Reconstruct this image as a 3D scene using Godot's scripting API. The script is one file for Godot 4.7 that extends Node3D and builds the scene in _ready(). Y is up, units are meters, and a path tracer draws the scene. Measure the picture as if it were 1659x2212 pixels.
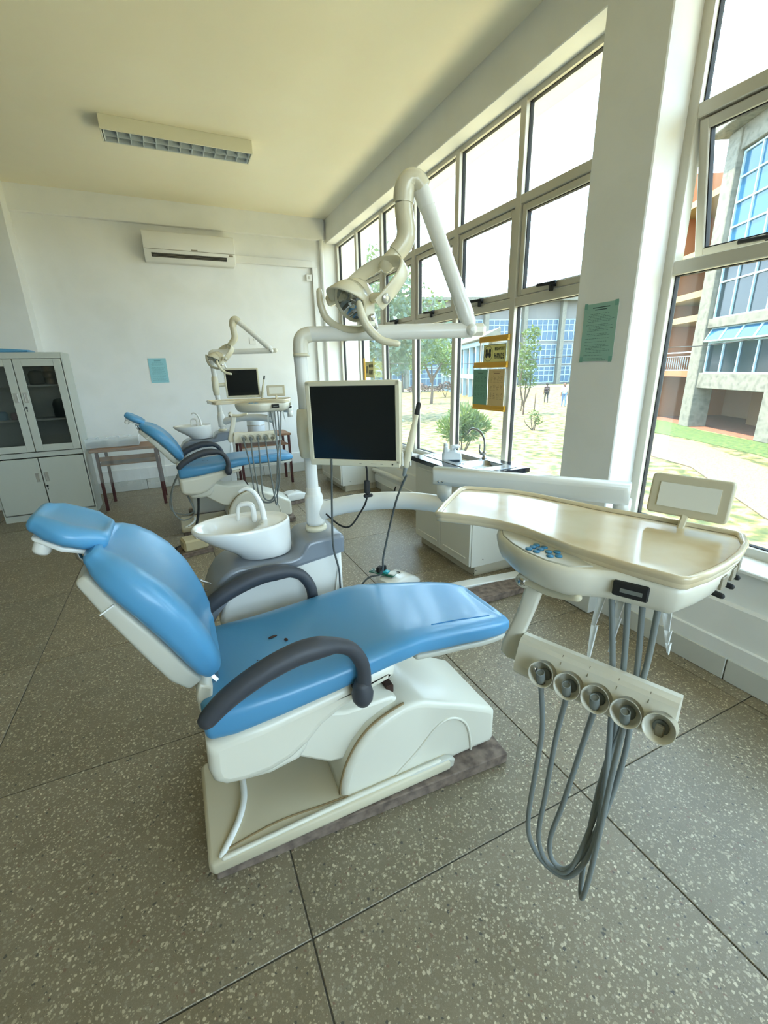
extends Node3D

# ------------------------------------------------------------------ mesh collector
class Mb:
	var v := PackedVector3Array()
	var g := PackedInt32Array()
	var uv := PackedVector2Array()
	var col := PackedColorArray()
	var tint := Color.WHITE
	var start := 0

	func tri(a: Vector3, b: Vector3, c: Vector3, sm := 0, ua := Vector2.ZERO, ub := Vector2.ZERO, uc := Vector2.ZERO) -> void:
		v.append(a); v.append(b); v.append(c)
		g.append(sm)
		uv.append(ua); uv.append(ub); uv.append(uc)
		col.append(tint); col.append(tint); col.append(tint)

	func quad(a: Vector3, b: Vector3, c: Vector3, d: Vector3, sm := 0) -> void:
		tri(a, b, c, sm); tri(a, c, d, sm)

	func quv(a: Vector3, b: Vector3, c: Vector3, d: Vector3) -> void:   # a quad with the whole picture on it, a at its lower left
		tri(a, b, c, -1, Vector2(0, 1), Vector2(1, 1), Vector2(1, 0))
		tri(a, c, d, -1, Vector2(0, 1), Vector2(1, 0), Vector2(0, 0))

	func begin() -> void:
		start = v.size()

	func close() -> void:                       # turn the last solid outside out (front faces run clockwise)
		var vol := 0.0
		for i in range(start, v.size(), 3):
			vol += (v[i] - v[start]).dot((v[i + 1] - v[start]).cross(v[i + 2] - v[start]))
		if vol > 0.0:
			flip()

	func flip() -> void:
		for i in range(start, v.size(), 3):
			var t := v[i + 1]; v[i + 1] = v[i + 2]; v[i + 2] = t
			var u := uv[i + 1]; uv[i + 1] = uv[i + 2]; uv[i + 2] = u

	func move(x: Transform3D, from := 0) -> Mb:
		for i in range(from, v.size()):
			v[i] = x * v[i]
		return self

	func box(c: Vector3, s: Vector3, b := 0.0) -> Mb:      # a box with chamfered edges
		begin()
		var h := s * 0.5
		b = minf(b, minf(h.x, minf(h.y, h.z)) * 0.98)
		if b <= 0.0:
			var p := []
			for i in 8:
				p.append(c + Vector3(h.x if i & 1 else -h.x, h.y if i & 2 else -h.y, h.z if i & 4 else -h.z))
			for f in [[0, 1, 3, 2], [5, 4, 6, 7], [4, 0, 2, 6], [1, 5, 7, 3], [2, 3, 7, 6], [4, 5, 1, 0]]:
				quad(p[f[0]], p[f[1]], p[f[2]], p[f[3]], -1)
			close()
			return self
		var q := func(i: int, ax: int) -> Vector3:
			var r := Vector3(h.x if i & 1 else -h.x, h.y if i & 2 else -h.y, h.z if i & 4 else -h.z)
			for k in 3:
				if k != ax:
					r[k] -= signf(r[k]) * b
			return c + r
		for f in [[0, 1, 3, 2, 2], [5, 4, 6, 7, 2], [4, 0, 2, 6, 0], [1, 5, 7, 3, 0], [2, 3, 7, 6, 1], [4, 5, 1, 0, 1]]:
			quad(q.call(f[0], f[4]), q.call(f[1], f[4]), q.call(f[2], f[4]), q.call(f[3], f[4]), -1)
		for e in [[0, 1, 2, 1], [2, 3, 1, 2], [4, 5, 1, 2], [6, 7, 2, 1], [0, 2, 0, 2], [1, 3, 2, 0], [4, 6, 2, 0], [5, 7, 0, 2], [0, 4, 1, 0], [1, 5, 0, 1], [2, 6, 0, 1], [3, 7, 1, 0]]:
			quad(q.call(e[0], e[2]), q.call(e[1], e[2]), q.call(e[1], e[3]), q.call(e[0], e[3]), -1)
		for i in 8:
			if i in [0, 3, 5, 6]:
				tri(q.call(i, 0), q.call(i, 1), q.call(i, 2), -1)
			else:
				tri(q.call(i, 0), q.call(i, 2), q.call(i, 1), -1)
		# orient every face outwards from the centre
		for i in range(start, v.size(), 3):
			var n := (v[i + 1] - v[i]).cross(v[i + 2] - v[i])
			if n.dot((v[i] + v[i + 1] + v[i + 2]) / 3.0 - c) > 0.0:
				var t := v[i + 1]; v[i + 1] = v[i + 2]; v[i + 2] = t
		return self

	func bar(a: Vector3, b: Vector3, w: float, h: float, bev := 0.0, up := Vector3.UP) -> Mb:   # a straight bar of a rectangular section
		var d := (b - a)
		var z := d.normalized()
		var x := up.cross(z)
		if x.length() < 0.01:
			x = Vector3.RIGHT.cross(z)
		x = x.normalized()
		var f := v.size()
		box(Vector3.ZERO, Vector3(w, h, d.length()), bev)
		move(Transform3D(Basis(x, z.cross(x), z), (a + b) * 0.5), f)
		return self

	func loft(rings: Array, cap0 := true, cap1 := true, sm := 1) -> Mb:    # skin over rings of equally many points
		begin()
		var n: int = rings[0].size()
		for i in rings.size() - 1:
			var p: PackedVector3Array = rings[i]
			var q: PackedVector3Array = rings[i + 1]
			for k in n:
				var l := (k + 1) % n
				quad(p[k], p[l], q[l], q[k], sm)
		if cap0:
			fan(rings[0], true)
		if cap1:
			fan(rings[rings.size() - 1], false)
		close()
		return self

	func fan(r: PackedVector3Array, back: bool) -> void:
		var c := Vector3.ZERO
		for p in r:
			c += p
		c /= r.size()
		for k in r.size():
			var l := (k + 1) % r.size()
			if back:
				tri(c, r[l], r[k], -1)
			else:
				tri(c, r[k], r[l], -1)

	func lathe(prof: Array, n := 24, x := Transform3D(), sm := 1) -> Mb:   # [radius, height] pairs turned round the y axis
		var rings := []
		for p in prof:
			var r := PackedVector3Array()
			for k in n:
				var a := TAU * k / n
				r.append(x * Vector3(maxf(p[0], 1e-4) * cos(a), p[1], maxf(p[0], 1e-4) * sin(a)))
			rings.append(r)
		return loft(rings, false, false, sm)

	func tube(pts: PackedVector3Array, rad, n := 12, flat := 1.0, ends := true) -> Mb:   # a round (or flattened) rod along a line
		var m := pts.size()
		var rr := PackedFloat32Array()
		for i in m:
			rr.append(rad if rad is float else lerpf(rad[floori(float(i) / maxf(m - 1, 1) * (rad.size() - 1))], rad[mini(ceili(float(i) / maxf(m - 1, 1) * (rad.size() - 1)), rad.size() - 1)], fposmod(float(i) / maxf(m - 1, 1) * (rad.size() - 1), 1.0)))
		var rings := []
		var t0 := (pts[1] - pts[0]).normalized()
		var u := t0.cross(Vector3.UP)
		if u.length() < 0.1:
			u = t0.cross(Vector3.RIGHT)
		u = u.normalized()
		for i in m:
			var t := (pts[mini(i + 1, m - 1)] - pts[maxi(i - 1, 0)]).normalized()
			u = (u - t * u.dot(t)).normalized()
			var w := t.cross(u)
			if ends and i == 0:
				for k in [0.35, 0.75]:
					rings.append(ring(pts[0] - t * rr[0] * sqrt(1.0 - k * k) * 0.9, u, w, rr[0] * k, n, flat))
			rings.append(ring(pts[i], u, w, rr[i], n, flat))
			if ends and i == m - 1:
				for k in [0.75, 0.35]:
					rings.append(ring(pts[i] + t * rr[i] * sqrt(1.0 - k * k) * 0.9, u, w, rr[i] * k, n, flat))
		return loft(rings)

	func ring(c: Vector3, u: Vector3, w: Vector3, r: float, n: int, flat := 1.0) -> PackedVector3Array:
		var o := PackedVector3Array()
		for k in n:
			var a := TAU * k / n
			o.append(c + u * (cos(a) * r) + w * (sin(a) * r * flat))
		return o

	func prism(poly: PackedVector2Array, h0: float, h1: float, bev := 0.0, x := Transform3D(), steps := 1, sm := 2) -> Mb:   # a 2-D outline (x, y) raised along z from h0 to h1, edges rounded
		var rings := []
		var ar := 0.0
		for k in poly.size():
			ar += poly[k].cross(poly[(k + 1) % poly.size()])
		if ar < 0.0:
			poly = poly.duplicate()
			poly.reverse()
		var n := steps if bev > 0.0 else 0
		for i in n + 1:
			var a := PI / 2.0 * i / maxf(n, 1)
			rings.append(lay(inset(poly, bev * (1.0 - sin(a))) if n else poly, h0 + bev * (1.0 - cos(a)), x))
		for i in n + 1:
			var a := PI / 2.0 * (n - i) / maxf(n, 1)
			rings.append(lay(inset(poly, bev * (1.0 - sin(a))) if n else poly, h1 - bev * (1.0 - cos(a)), x))
		begin()
		var m := poly.size()
		for i in rings.size() - 1:
			for k in m:
				var l := (k + 1) % m
				quad(rings[i][k], rings[i][l], rings[i + 1][l], rings[i + 1][k], sm)
		var q := inset(poly, bev) if n else poly
		var idx := Geometry2D.triangulate_polygon(q)
		if idx.is_empty():
			idx = Geometry2D.triangulate_polygon(poly)
		for i in range(0, idx.size(), 3):
			var a := idx[i]; var b := idx[i + 1]; var c := idx[i + 2]
			if (q[b] - q[a]).cross(q[c] - q[a]) < 0.0:
				var t := b; b = c; c = t
			tri(rings[0][a], rings[0][c], rings[0][b], -1)
			tri(rings[rings.size() - 1][a], rings[rings.size() - 1][b], rings[rings.size() - 1][c], -1)
		close()
		return self

	func lay(p: PackedVector2Array, h: float, x: Transform3D) -> PackedVector3Array:
		var o := PackedVector3Array()
		for q in p:
			o.append(x * Vector3(q.x, q.y, h))
		return o

	func inset(p: PackedVector2Array, d: float) -> PackedVector2Array:
		var o := PackedVector2Array()
		var m := p.size()
		var area := 0.0
		for k in m:
			area += p[k].cross(p[(k + 1) % m])
		var s := signf(area)
		for k in m:
			var a := (p[k] - p[(k - 1 + m) % m]).normalized()
			var b := (p[(k + 1) % m] - p[k]).normalized()
			var na := Vector2(-a.y, a.x) * s
			var nb := Vector2(-b.y, b.x) * s
			var mm := (na + nb)
			if mm.length() < 0.05:
				o.append(p[k] + na * d)
			else:
				mm = mm.normalized()
				o.append(p[k] + mm * (d / maxf(mm.dot(na), 0.45)))
		return o

	func mesh(colors := false) -> ArrayMesh:
		var st := SurfaceTool.new()
		st.begin(Mesh.PRIMITIVE_TRIANGLES)
		for t in g.size():
			st.set_smooth_group(g[t])
			for k in 3:
				if colors:
					st.set_color(col[t * 3 + k])
				st.set_uv(uv[t * 3 + k])
				st.add_vertex(v[t * 3 + k])
		st.generate_normals()
		return st.commit()

# ------------------------------------------------------------------ naming and tagging
var used := {}
var M := {}

func numbered(called: String) -> String:
	if not used.has(called):
		used[called] = 0
		return called
	used[called] += 1
	return "%s_%03d" % [called, used[called]]

func tag(o: Node3D, label: String, category: String, group := "", kind := "") -> Node3D:
	if label: o.set_meta("label", label)
	if category: o.set_meta("category", category)
	if group: o.set_meta("group", group)
	if kind: o.set_meta("kind", kind)
	return o

func thing(called: String, label: String, category: String, at := Vector3.ZERO, turn := 0.0, group := "") -> Node3D:
	var o := Node3D.new()
	o.name = numbered(called)
	add_child(o)
	o.position = at
	o.rotation.y = turn
	return tag(o, label, category, group)

func put(called: String, m, mt: Material, parent: Node3D = null, colors := false) -> MeshInstance3D:
	var o := MeshInstance3D.new()
	o.mesh = m.mesh(colors) if m is Mb else m
	o.material_override = mt
	if parent:
		o.name = called
		parent.add_child(o, true)
	else:
		o.name = numbered(called)
		add_child(o)
	return o

func struct(called: String, m, mt: Material, parent: Node3D = null) -> MeshInstance3D:
	var o := put(called, m, mt, parent)
	if parent == null: o.set_meta("kind", "structure")
	return o

func room(called: String) -> Node3D:
	var o := Node3D.new()
	o.name = numbered(called)
	o.set_meta("kind", "structure")
	add_child(o)
	return o

func mat(c: Color, rough := 0.6, metal := 0.0, coat := 0.0) -> StandardMaterial3D:
	var m := StandardMaterial3D.new()
	m.albedo_color = c
	m.roughness = rough
	m.metallic = metal
	if coat > 0.0:
		m.clearcoat_enabled = true
		m.clearcoat = coat
		m.clearcoat_roughness = 0.12
	return m

func c8(r: int, g: int, b: int) -> Color:
	return Color(r / 255.0, g / 255.0, b / 255.0)

func mb() -> Mb:
	return Mb.new()

func line(pts: Array, n := 6) -> PackedVector3Array:        # a smooth line through the points
	var o := PackedVector3Array()
	for i in pts.size() - 1:
		var p0: Vector3 = pts[maxi(i - 1, 0)]
		var p1: Vector3 = pts[i]
		var p2: Vector3 = pts[i + 1]
		var p3: Vector3 = pts[mini(i + 2, pts.size() - 1)]
		for k in n:
			o.append(p1.cubic_interpolate(p2, p0, p3, float(k) / n))
	o.append(pts[pts.size() - 1])
	return o

func V(x: float, y: float, z: float) -> Vector3:
	return Vector3(x, y, z)

func noise_tex(seed_: int, freq: float, cols: Array, offs: Array, size := 512, oct := 4, kind := FastNoiseLite.TYPE_SIMPLEX) -> NoiseTexture2D:
	var n := FastNoiseLite.new()
	n.seed = seed_
	n.frequency = freq
	n.noise_type = kind
	n.fractal_octaves = oct
	var t := NoiseTexture2D.new()
	t.width = size; t.height = size
	t.seamless = true
	t.noise = n
	var gr := Gradient.new()
	gr.offsets = PackedFloat32Array(offs)
	gr.colors = PackedColorArray(cols)
	t.color_ramp = gr
	return t

func tri_mat(tex: Texture2D, metres: float, rough := 0.7, bump := 0.0) -> StandardMaterial3D:
	var m := StandardMaterial3D.new()
	m.albedo_texture = tex
	m.roughness = rough
	m.uv1_triplanar = true
	m.uv1_world_triplanar = true
	m.uv1_scale = Vector3.ONE / metres
	if bump != 0.0:
		m.heightmap_enabled = true
		m.heightmap_texture = tex
		m.heightmap_scale = bump
	return m

func arc2(c: Vector2, rx: float, ry: float, a0: float, a1: float, n: int) -> Array:
	var o := []
	for i in n + 1:
		var a := deg_to_rad(lerpf(a0, a1, float(i) / n))
		o.append(c + Vector2(cos(a) * rx, sin(a) * ry))
	return o

func terrazzo(seed_: int) -> ImageTexture:
	var n := 1024
	var im := Image.create(n, n, false, Image.FORMAT_RGB8)
	var r := RandomNumberGenerator.new()
	r.seed = seed_
	var d := PackedByteArray()
	d.resize(n * n * 3)
	var nz := FastNoiseLite.new()
	nz.seed = 5
	nz.frequency = 0.006
	for i in n * n:
		var k := r.randf_range(-7, 7) + 8.0 * nz.get_noise_2d(absf(i % n - 512.0), absf(i / n - 512.0))
		d[i * 3] = int(clampf(130 + k, 0, 255)); d[i * 3 + 1] = int(clampf(119 + k, 0, 255)); d[i * 3 + 2] = int(clampf(97 + k, 0, 255))
	for c in 27000:
		var cx := r.randf() * n
		var cy := r.randf() * n
		var rad := 1.0 + 3.2 * pow(r.randf(), 3.0)
		var tone := r.randf()
		var base := Color(0.62, 0.57, 0.47).lerp(Color(0.82, 0.77, 0.66), r.randf())
		if tone < 0.34: base = Color(0.58, 0.54, 0.46)
		elif tone < 0.39: base = Color(0.50, 0.40, 0.33)
		elif tone < 0.43: base = Color(0.34, 0.32, 0.28)
		var sides := 3 + r.randi() % 3
		var nx := []
		for s in sides + 1:
			var a := TAU * (s + r.randf_range(-0.3, 0.3)) / (sides + 1)
			nx.append([cos(a), sin(a), rad * r.randf_range(0.55, 1.05)])
		var R := int(ceil(rad * 1.6))
		for y in range(-R, R + 1):
			for x in range(-R, R + 1):
				var inside := true
				for e in nx:
					if x * e[0] + y * e[1] > e[2]:
						inside = false
						break
				if inside:
					var q: int = (posmod(int(cy) + y, n) * n + posmod(int(cx) + x, n)) * 3
					d[q] = int(base.r * 255); d[q + 1] = int(base.g * 255); d[q + 2] = int(base.b * 255)
	return ImageTexture.create_from_image(Image.create_from_data(n, n, false, Image.FORMAT_RGB8, d))

func _ready() -> void:
	# ---- camera
	var cam := Camera3D.new()
	cam.name = "camera"
	cam.keep_aspect = Camera3D.KEEP_HEIGHT
	cam.fov = rad_to_deg(2.0 * atan(1106.0 / 948.0))
	cam.near = 0.02
	cam.far = 600.0
	cam.transform = Transform3D(Basis(V(0.906, -0.024, 0.424), V(0.151, 0.951, -0.269), V(-0.396, 0.307, 0.865)).orthonormalized(), V(0, 1.5, 0))
	add_child(cam)
	cam.make_current()
	# ---- sky, sun, exposure
	var env := Environment.new()
	env.background_mode = Environment.BG_SKY
	var sky := Sky.new()
	var sm := ProceduralSkyMaterial.new()
	sm.sky_top_color = Color(0.76, 0.90, 1.0)
	sm.sky_horizon_color = Color(0.86, 0.95, 1.0)
	sm.ground_bottom_color = Color(0.5, 0.48, 0.42)
	sm.ground_horizon_color = Color(0.75, 0.75, 0.72)
	sky.sky_material = sm
	env.sky = sky
	env.background_energy_multiplier = 3.8
	env.tonemap_mode = Environment.TONE_MAPPER_LINEAR
	env.tonemap_exposure = 2.5
	env.sdfgi_enabled = true
	env.ssao_enabled = true
	env.ssil_enabled = true
	var we := WorldEnvironment.new()
	we.name = "world"
	we.environment = env
	add_child(we)
	var sun := DirectionalLight3D.new()
	sun.name = "sun"
	sun.light_color = Color(1.0, 0.95, 0.84)
	sun.light_energy = 2.6
	sun.light_angular_distance = 0.6
	sun.shadow_enabled = true
	sun.sky_mode = DirectionalLight3D.SKY_MODE_LIGHT_ONLY
	add_child(sun)
	sun.look_at_from_position(V(-3.0, 9, -1.8), Vector3.ZERO)
	materials()
	build_room()
	build_windows()
	build_outside()
	build_chairs()
	build_units()
	build_furniture()
	build_fittings()

func materials() -> void:
	M.floor = []
	for k in 3:
		var f := tri_mat(M.terr if M.has("terr") else terrazzo(11), 1.25, 0.42)
		if not M.has("terr"): M.terr = f.albedo_texture
		f.albedo_color = [Color(1, 1, 1), Color(0.95, 0.95, 0.94), Color(0.98, 0.97, 0.95)][k]
		M.floor.append(f)
	M.joint = mat(c8(92, 89, 80), 0.8)
	M.wall = tri_mat(noise_tex(3, 0.004, [c8(238, 238, 233), c8(242, 242, 238), c8(235, 235, 229)], [0.0, 0.5, 1.0]), 2.4, 0.75)
	M.ceil = tri_mat(noise_tex(4, 0.004, [c8(244, 235, 208), c8(247, 240, 216)], [0.0, 1.0]), 3.0, 0.8)
	M.tile = mat(c8(205, 205, 196), 0.25)
	M.alu = mat(c8(204, 199, 184), 0.42, 0.2)
	M.rubber = mat(c8(28, 28, 28), 0.7)
	M.glass = mat(Color(0.85, 0.95, 0.95, 0.06), 0.02)
	M.glass.transparency = BaseMaterial3D.TRANSPARENCY_ALPHA
	M.white = mat(c8(232, 231, 224), 0.28, 0.0, 0.3)
	M.cream = mat(c8(222, 214, 186), 0.26, 0.0, 0.4)
	M.paper_tape = mat(c8(150, 190, 175), 0.6)
	M.cable = mat(c8(84, 88, 86), 0.5)

func build_room() -> void:
	var x0 := -3.6; var x1 := 2.31; var z0 := -6.83; var z1 := 3.4
	# floor: concrete bed and terrazzo panels divided by thin strips
	var fl := room("floor")
	struct("floor_bed", mb().box(V((x0 + 2.6) / 2, -0.13, (z0 + z1) / 2), V(2.6 - x0 + 0.4, 0.25, z1 - z0 + 0.4)), M.joint, fl)
	var xs := [x0]
	for k in range(-4, 3):
		var x := 0.125 + 1.025 * k
		if x > x0 + 0.05 and x < x1 - 0.05: xs.append(x)
	xs.append(x1 + 0.02)
	var zs := [z0 - 0.02]
	for k in range(6, -5, -1):
		var z := -0.82 - 0.935 * k
		if z > z0 + 0.05 and z < z1 - 0.05: zs.append(z)
	zs.append(z1)
	for i in xs.size() - 1:
		for j in zs.size() - 1:
			var g := 0.0022
			struct("floor_panel", mb().box(V((xs[i] + xs[i + 1]) / 2, -0.02, (zs[j] + zs[j + 1]) / 2), V(xs[i + 1] - xs[i] - g * 2, 0.04, zs[j + 1] - zs[j] - g * 2), 0.0015), M.floor[(i * 7 + j * 5) % 3], fl)
	struct("ceiling", mb().box(V((x0 + 2.9) / 2, 3.68, (z0 + z1) / 2), V(2.9 - x0 + 0.6, 0.3, z1 - z0 + 0.6)), M.ceil)
	# back wall with its beam
	var wb := room("wall_back")
	struct("wall_face", mb().box(V((x0 + 2.75) / 2, 1.0, z0 - 0.12), V(2.75 - x0 + 0.4, 5.2, 0.24)), M.wall, wb)
	struct("beam", mb().box(V((x0 + 2.28) / 2, 3.40, z0 + 0.02), V(2.28 - x0, 0.27, 0.06), 0.006), M.wall, wb)
	struct("wall_ledge", mb().box(V((x0 + 2.3) / 2, 0.22, z0 + 0.012), V(2.3 - x0, 0.16, 0.05), 0.006), M.wall, wb)
	struct("pilaster", mb().box(V(-1.75, 1.78, z0 + 0.13), V(0.86, 3.6, 0.3), 0.006), M.wall, wb)
	var bb := room("baseboard_back")
	var x := -1.3
	while x < 2.3:
		struct("tile", mb().box(V(minf(x + 0.2, 2.3), 0.07, z0 + 0.02), V(0.395, 0.139, 0.045), 0.003), M.tile, bb)
		x += 0.4
	# window wall: parapet, beam, pillars
	var wr := room("wall_right")
	struct("parapet", mb().box(V(2.445, -0.75, (z0 + z1) / 2), V(0.27, 2.62, z1 - z0)), M.wall, wr)
	struct("beam", mb().box(V(2.45, 3.52, (z0 + z1) / 2), V(0.28, 0.56, z1 - z0), 0.005), M.wall, wr)
	for p in [[-2.105, -1.73], [0.63, 1.0], [3.2, 3.6]]:
		struct("pillar", mb().box(V(2.405, 1.78, (p[0] + p[1]) / 2), V(0.29, 3.6, p[1] - p[0]), 0.006), M.wall, wr)
	for s in [[-6.7, -6.08], [-5.2, -3.29], [-2.41, -2.16], [-1.66, 3.2]]:
		struct("wall_ledge", mb().box(V(2.30, 0.25, (s[0] + s[1]) / 2), V(0.05, 0.27, s[1] - s[0]), 0.005), M.wall, wr)
		struct("wall_ledge", mb().box(V(2.29, 0.155, (s[0] + s[1]) / 2), V(0.055, 0.09, s[1] - s[0]), 0.005), M.wall, wr)
	struct("sill", mb().box(V(2.40, 0.565, (z0 + z1) / 2), V(0.24, 0.02, z1 - z0), 0.004), M.wall, wr)
	var br := room("baseboard_right")
	var z := -6.8
	while z < 2.9:
		if not (z > -6.5 and z < -5.2 or z > -3.7 and z < -2.42):
			struct("tile", mb().box(V(2.285, 0.06, z + 0.225), V(0.06, 0.119, 0.445), 0.003), M.tile, br)
		z += 0.45
	# the tiled foot of the pillar
	for k in [[0.065, 0.12], [0.235, 0.21]]:
		struct("tile", mb().box(V(2.215, k[0], -1.915), V(0.09, k[1], 0.465), 0.003), M.tile, br)
		struct("tile", mb().box(V(2.31, k[0], -1.678), V(0.09, k[1], 0.012), 0.002), M.tile, br)
	# the other two walls, behind and left of the camera, each with a window
	var wl := room("wall_left")
	struct("wall_face", mb().box(V(x0 - 0.1, 1.0, (z0 + z1) / 2), V(0.2, 5.2, z1 - z0 + 0.4)), mat(c8(150, 152, 140), 0.8), wl)
	var wf := room("wall_front")
	struct("wall_face", mb().box(V(-2.2, 1.0, z1 + 0.1), V(3.2, 5.2, 0.2)), M.wall, wf)
	struct("wall_face", mb().box(V(2.3, 1.0, z1 + 0.1), V(0.8, 5.2, 0.2)), M.wall, wf)
	struct("wall_face", mb().box(V(0, -0.3, z1 + 0.1), V(7.0, 2.4, 0.2)), M.wall, wf)
	struct("wall_face", mb().box(V(0, 3.5, z1 + 0.1), V(7.0, 0.8, 0.2)), M.wall, wf)

func handle_shape() -> Mb:
	var m := mb()
	m.box(V(-0.012, 0, 0), V(0.02, 0.036, 0.05), 0.004)
	m.bar(V(-0.034, 0.008, -0.13), V(-0.034, 0.0, 0.045), 0.02, 0.02, 0.004)
	m.box(V(-0.026, -0.026, 0.0), V(0.02, 0.04, 0.03), 0.004)
	return m

func window_bay(w: Node3D, cuts: Array, open_at := -1) -> void:
	var X := 2.50
	var z0: float = cuts[0]
	var z1: float = cuts[cuts.size() - 1]
	var rails := [[0.565, 0.62], [1.935, 2.0], [2.605, 2.665], [3.205, 3.25]]
	for r in rails:
		struct("rail", mb().box(V(X, (r[0] + r[1]) / 2, (z0 + z1) / 2), V(0.07, r[1] - r[0], z1 - z0), 0.004), M.alu, w)
	for i in cuts.size():
		var e := 0.03
		struct("mullion", mb().box(V(X - 0.003, 1.9, cuts[i] + (e if i == 0 else (-e if i == cuts.size() - 1 else 0.0))), V(0.076, 2.66, 0.058), 0.004), M.alu, w)
	for i in cuts.size() - 1:
		var a: float = cuts[i] + 0.03 + (0.03 if i == 0 else 0.0)
		var b: float = cuts[i + 1] - 0.03 - (0.03 if i == cuts.size() - 2 else 0.0)
		var zc := (a + b) / 2
		for r in [[0.62, 1.935], [2.665, 3.205]]:
			struct("pane", mb().box(V(X + 0.012, (r[0] + r[1]) / 2, zc), V(0.005, r[1] - r[0] + 0.01, b - a + 0.01)), M.glass, w)
			var gk := mb()
			for s in [-1, 1]:
				gk.box(V(X + 0.008, (r[0] + r[1]) / 2, zc + s * (b - a) / 2), V(0.03, r[1] - r[0], 0.008))
				gk.box(V(X + 0.008, (r[0] + r[1]) / 2 + s * (r[1] - r[0]) / 2, zc), V(0.03, 0.008, b - a))
			struct("gasket", gk, M.rubber, w)
		# top-hung sash in the middle row
		var sash := Node3D.new()
		sash.name = "sash"
		w.add_child(sash, true)
		sash.position = V(X, 2.60, zc)
		var h := 0.595
		var wd := b - a - 0.012
		var fr := mb()
		for s in [-1, 1]:
			fr.box(V(0, -h / 2, s * (wd / 2 - 0.022)), V(0.05, h, 0.044), 0.004)
		fr.box(V(0, -0.022, 0), V(0.05, 0.044, wd - 0.08), 0.004)
		fr.box(V(0, -h + 0.022, 0), V(0.05, 0.044, wd - 0.08), 0.004)
		struct("sash_frame", fr, M.alu, sash)
		struct("pane", mb().box(V(0.01, -h / 2, 0), V(0.005, h - 0.08, wd - 0.08)), M.glass, sash)
		var gk2 := mb()
		for s in [-1, 1]:
			gk2.box(V(0.002, -h / 2, s * (wd / 2 - 0.046)), V(0.03, h - 0.08, 0.006))
		gk2.box(V(0.002, -0.046, 0), V(0.03, 0.006, wd - 0.09))
		gk2.box(V(0.002, -h + 0.046, 0), V(0.03, 0.006, wd - 0.09))
		struct("gasket", gk2, M.rubber, sash)
		struct("handle", handle_shape().move(Transform3D(Basis(), V(-0.025, -h + 0.028, 0.0))), M.rubber, sash)
		if i == open_at:
			sash.rotation.z = deg_to_rad(13.0)

func build_windows() -> void:
	var w1 := room("window_1")
	window_bay(w1, [-6.83, -6.06, -5.28, -4.49, -3.71, -2.92, -2.08])
	var w2 := room("window_2")
	window_bay(w2, [-1.74, -0.93, -0.15, 0.64], 0)
	var w3 := room("window_3")
	window_bay(w3, [0.99, 1.75, 2.5, 3.25])

# ------------------------------------------------------------------ outside
func leaves(r: RandomNumberGenerator, blobs: Array, n: int, size: float, long := 2.0) -> Mb:
	var m := mb()
	var tot := 0.0
	for b in blobs: tot += pow(b[1], 2.0)
	for b in blobs:
		for i in int(n * pow(b[1], 2.0) / tot):
			var d := V(r.randfn(), r.randfn(), r.randfn()).normalized()
			var p: Vector3 = b[0] + d * b[1] * pow(r.randf(), 0.4) * V(1, b[2] if b.size() > 2 else 0.85, 1)
			var a := V(r.randfn(), r.randfn() * 0.7, r.randfn()).normalized() * size * r.randf_range(0.6, 1.3)
			if long > 3.0:
				a = (d + V(0, 0.5, 0) + a * 3.0).normalized() * size * r.randf_range(0.7, 1.2)
			var s := a.cross(V(r.randfn(), r.randfn(), r.randfn())).normalized() * a.length() / long
			m.tri(p - a, p + s, p + a, -1)
			m.tri(p - a, p + a, p - s, -1)
	return m

func tree(called: String, label: String, cat: String, at: Vector3, trunk: Array, tr: float, blobs: Array, n: int, size: float, leaf: Material, sd: int, group := "") -> void:
	var r := RandomNumberGenerator.new()
	r.seed = sd
	var t := thing(called, label, cat, at, 0.0, group)
	var m := mb()
	for l in trunk:
		m.tube(line(l), [tr, tr * 0.35], 8)
	put("trunk", m, M.bark, t)
	put("foliage", leaves(r, blobs, n, size, 4.0 if called == "bush" else 2.2), leaf, t).set_meta("kind", "stuff")

func smin(a: float, b: float, k: float) -> float:
	var h := maxf(k - absf(a - b), 0.0) / k
	return minf(a, b) - h * h * k * 0.25

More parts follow.
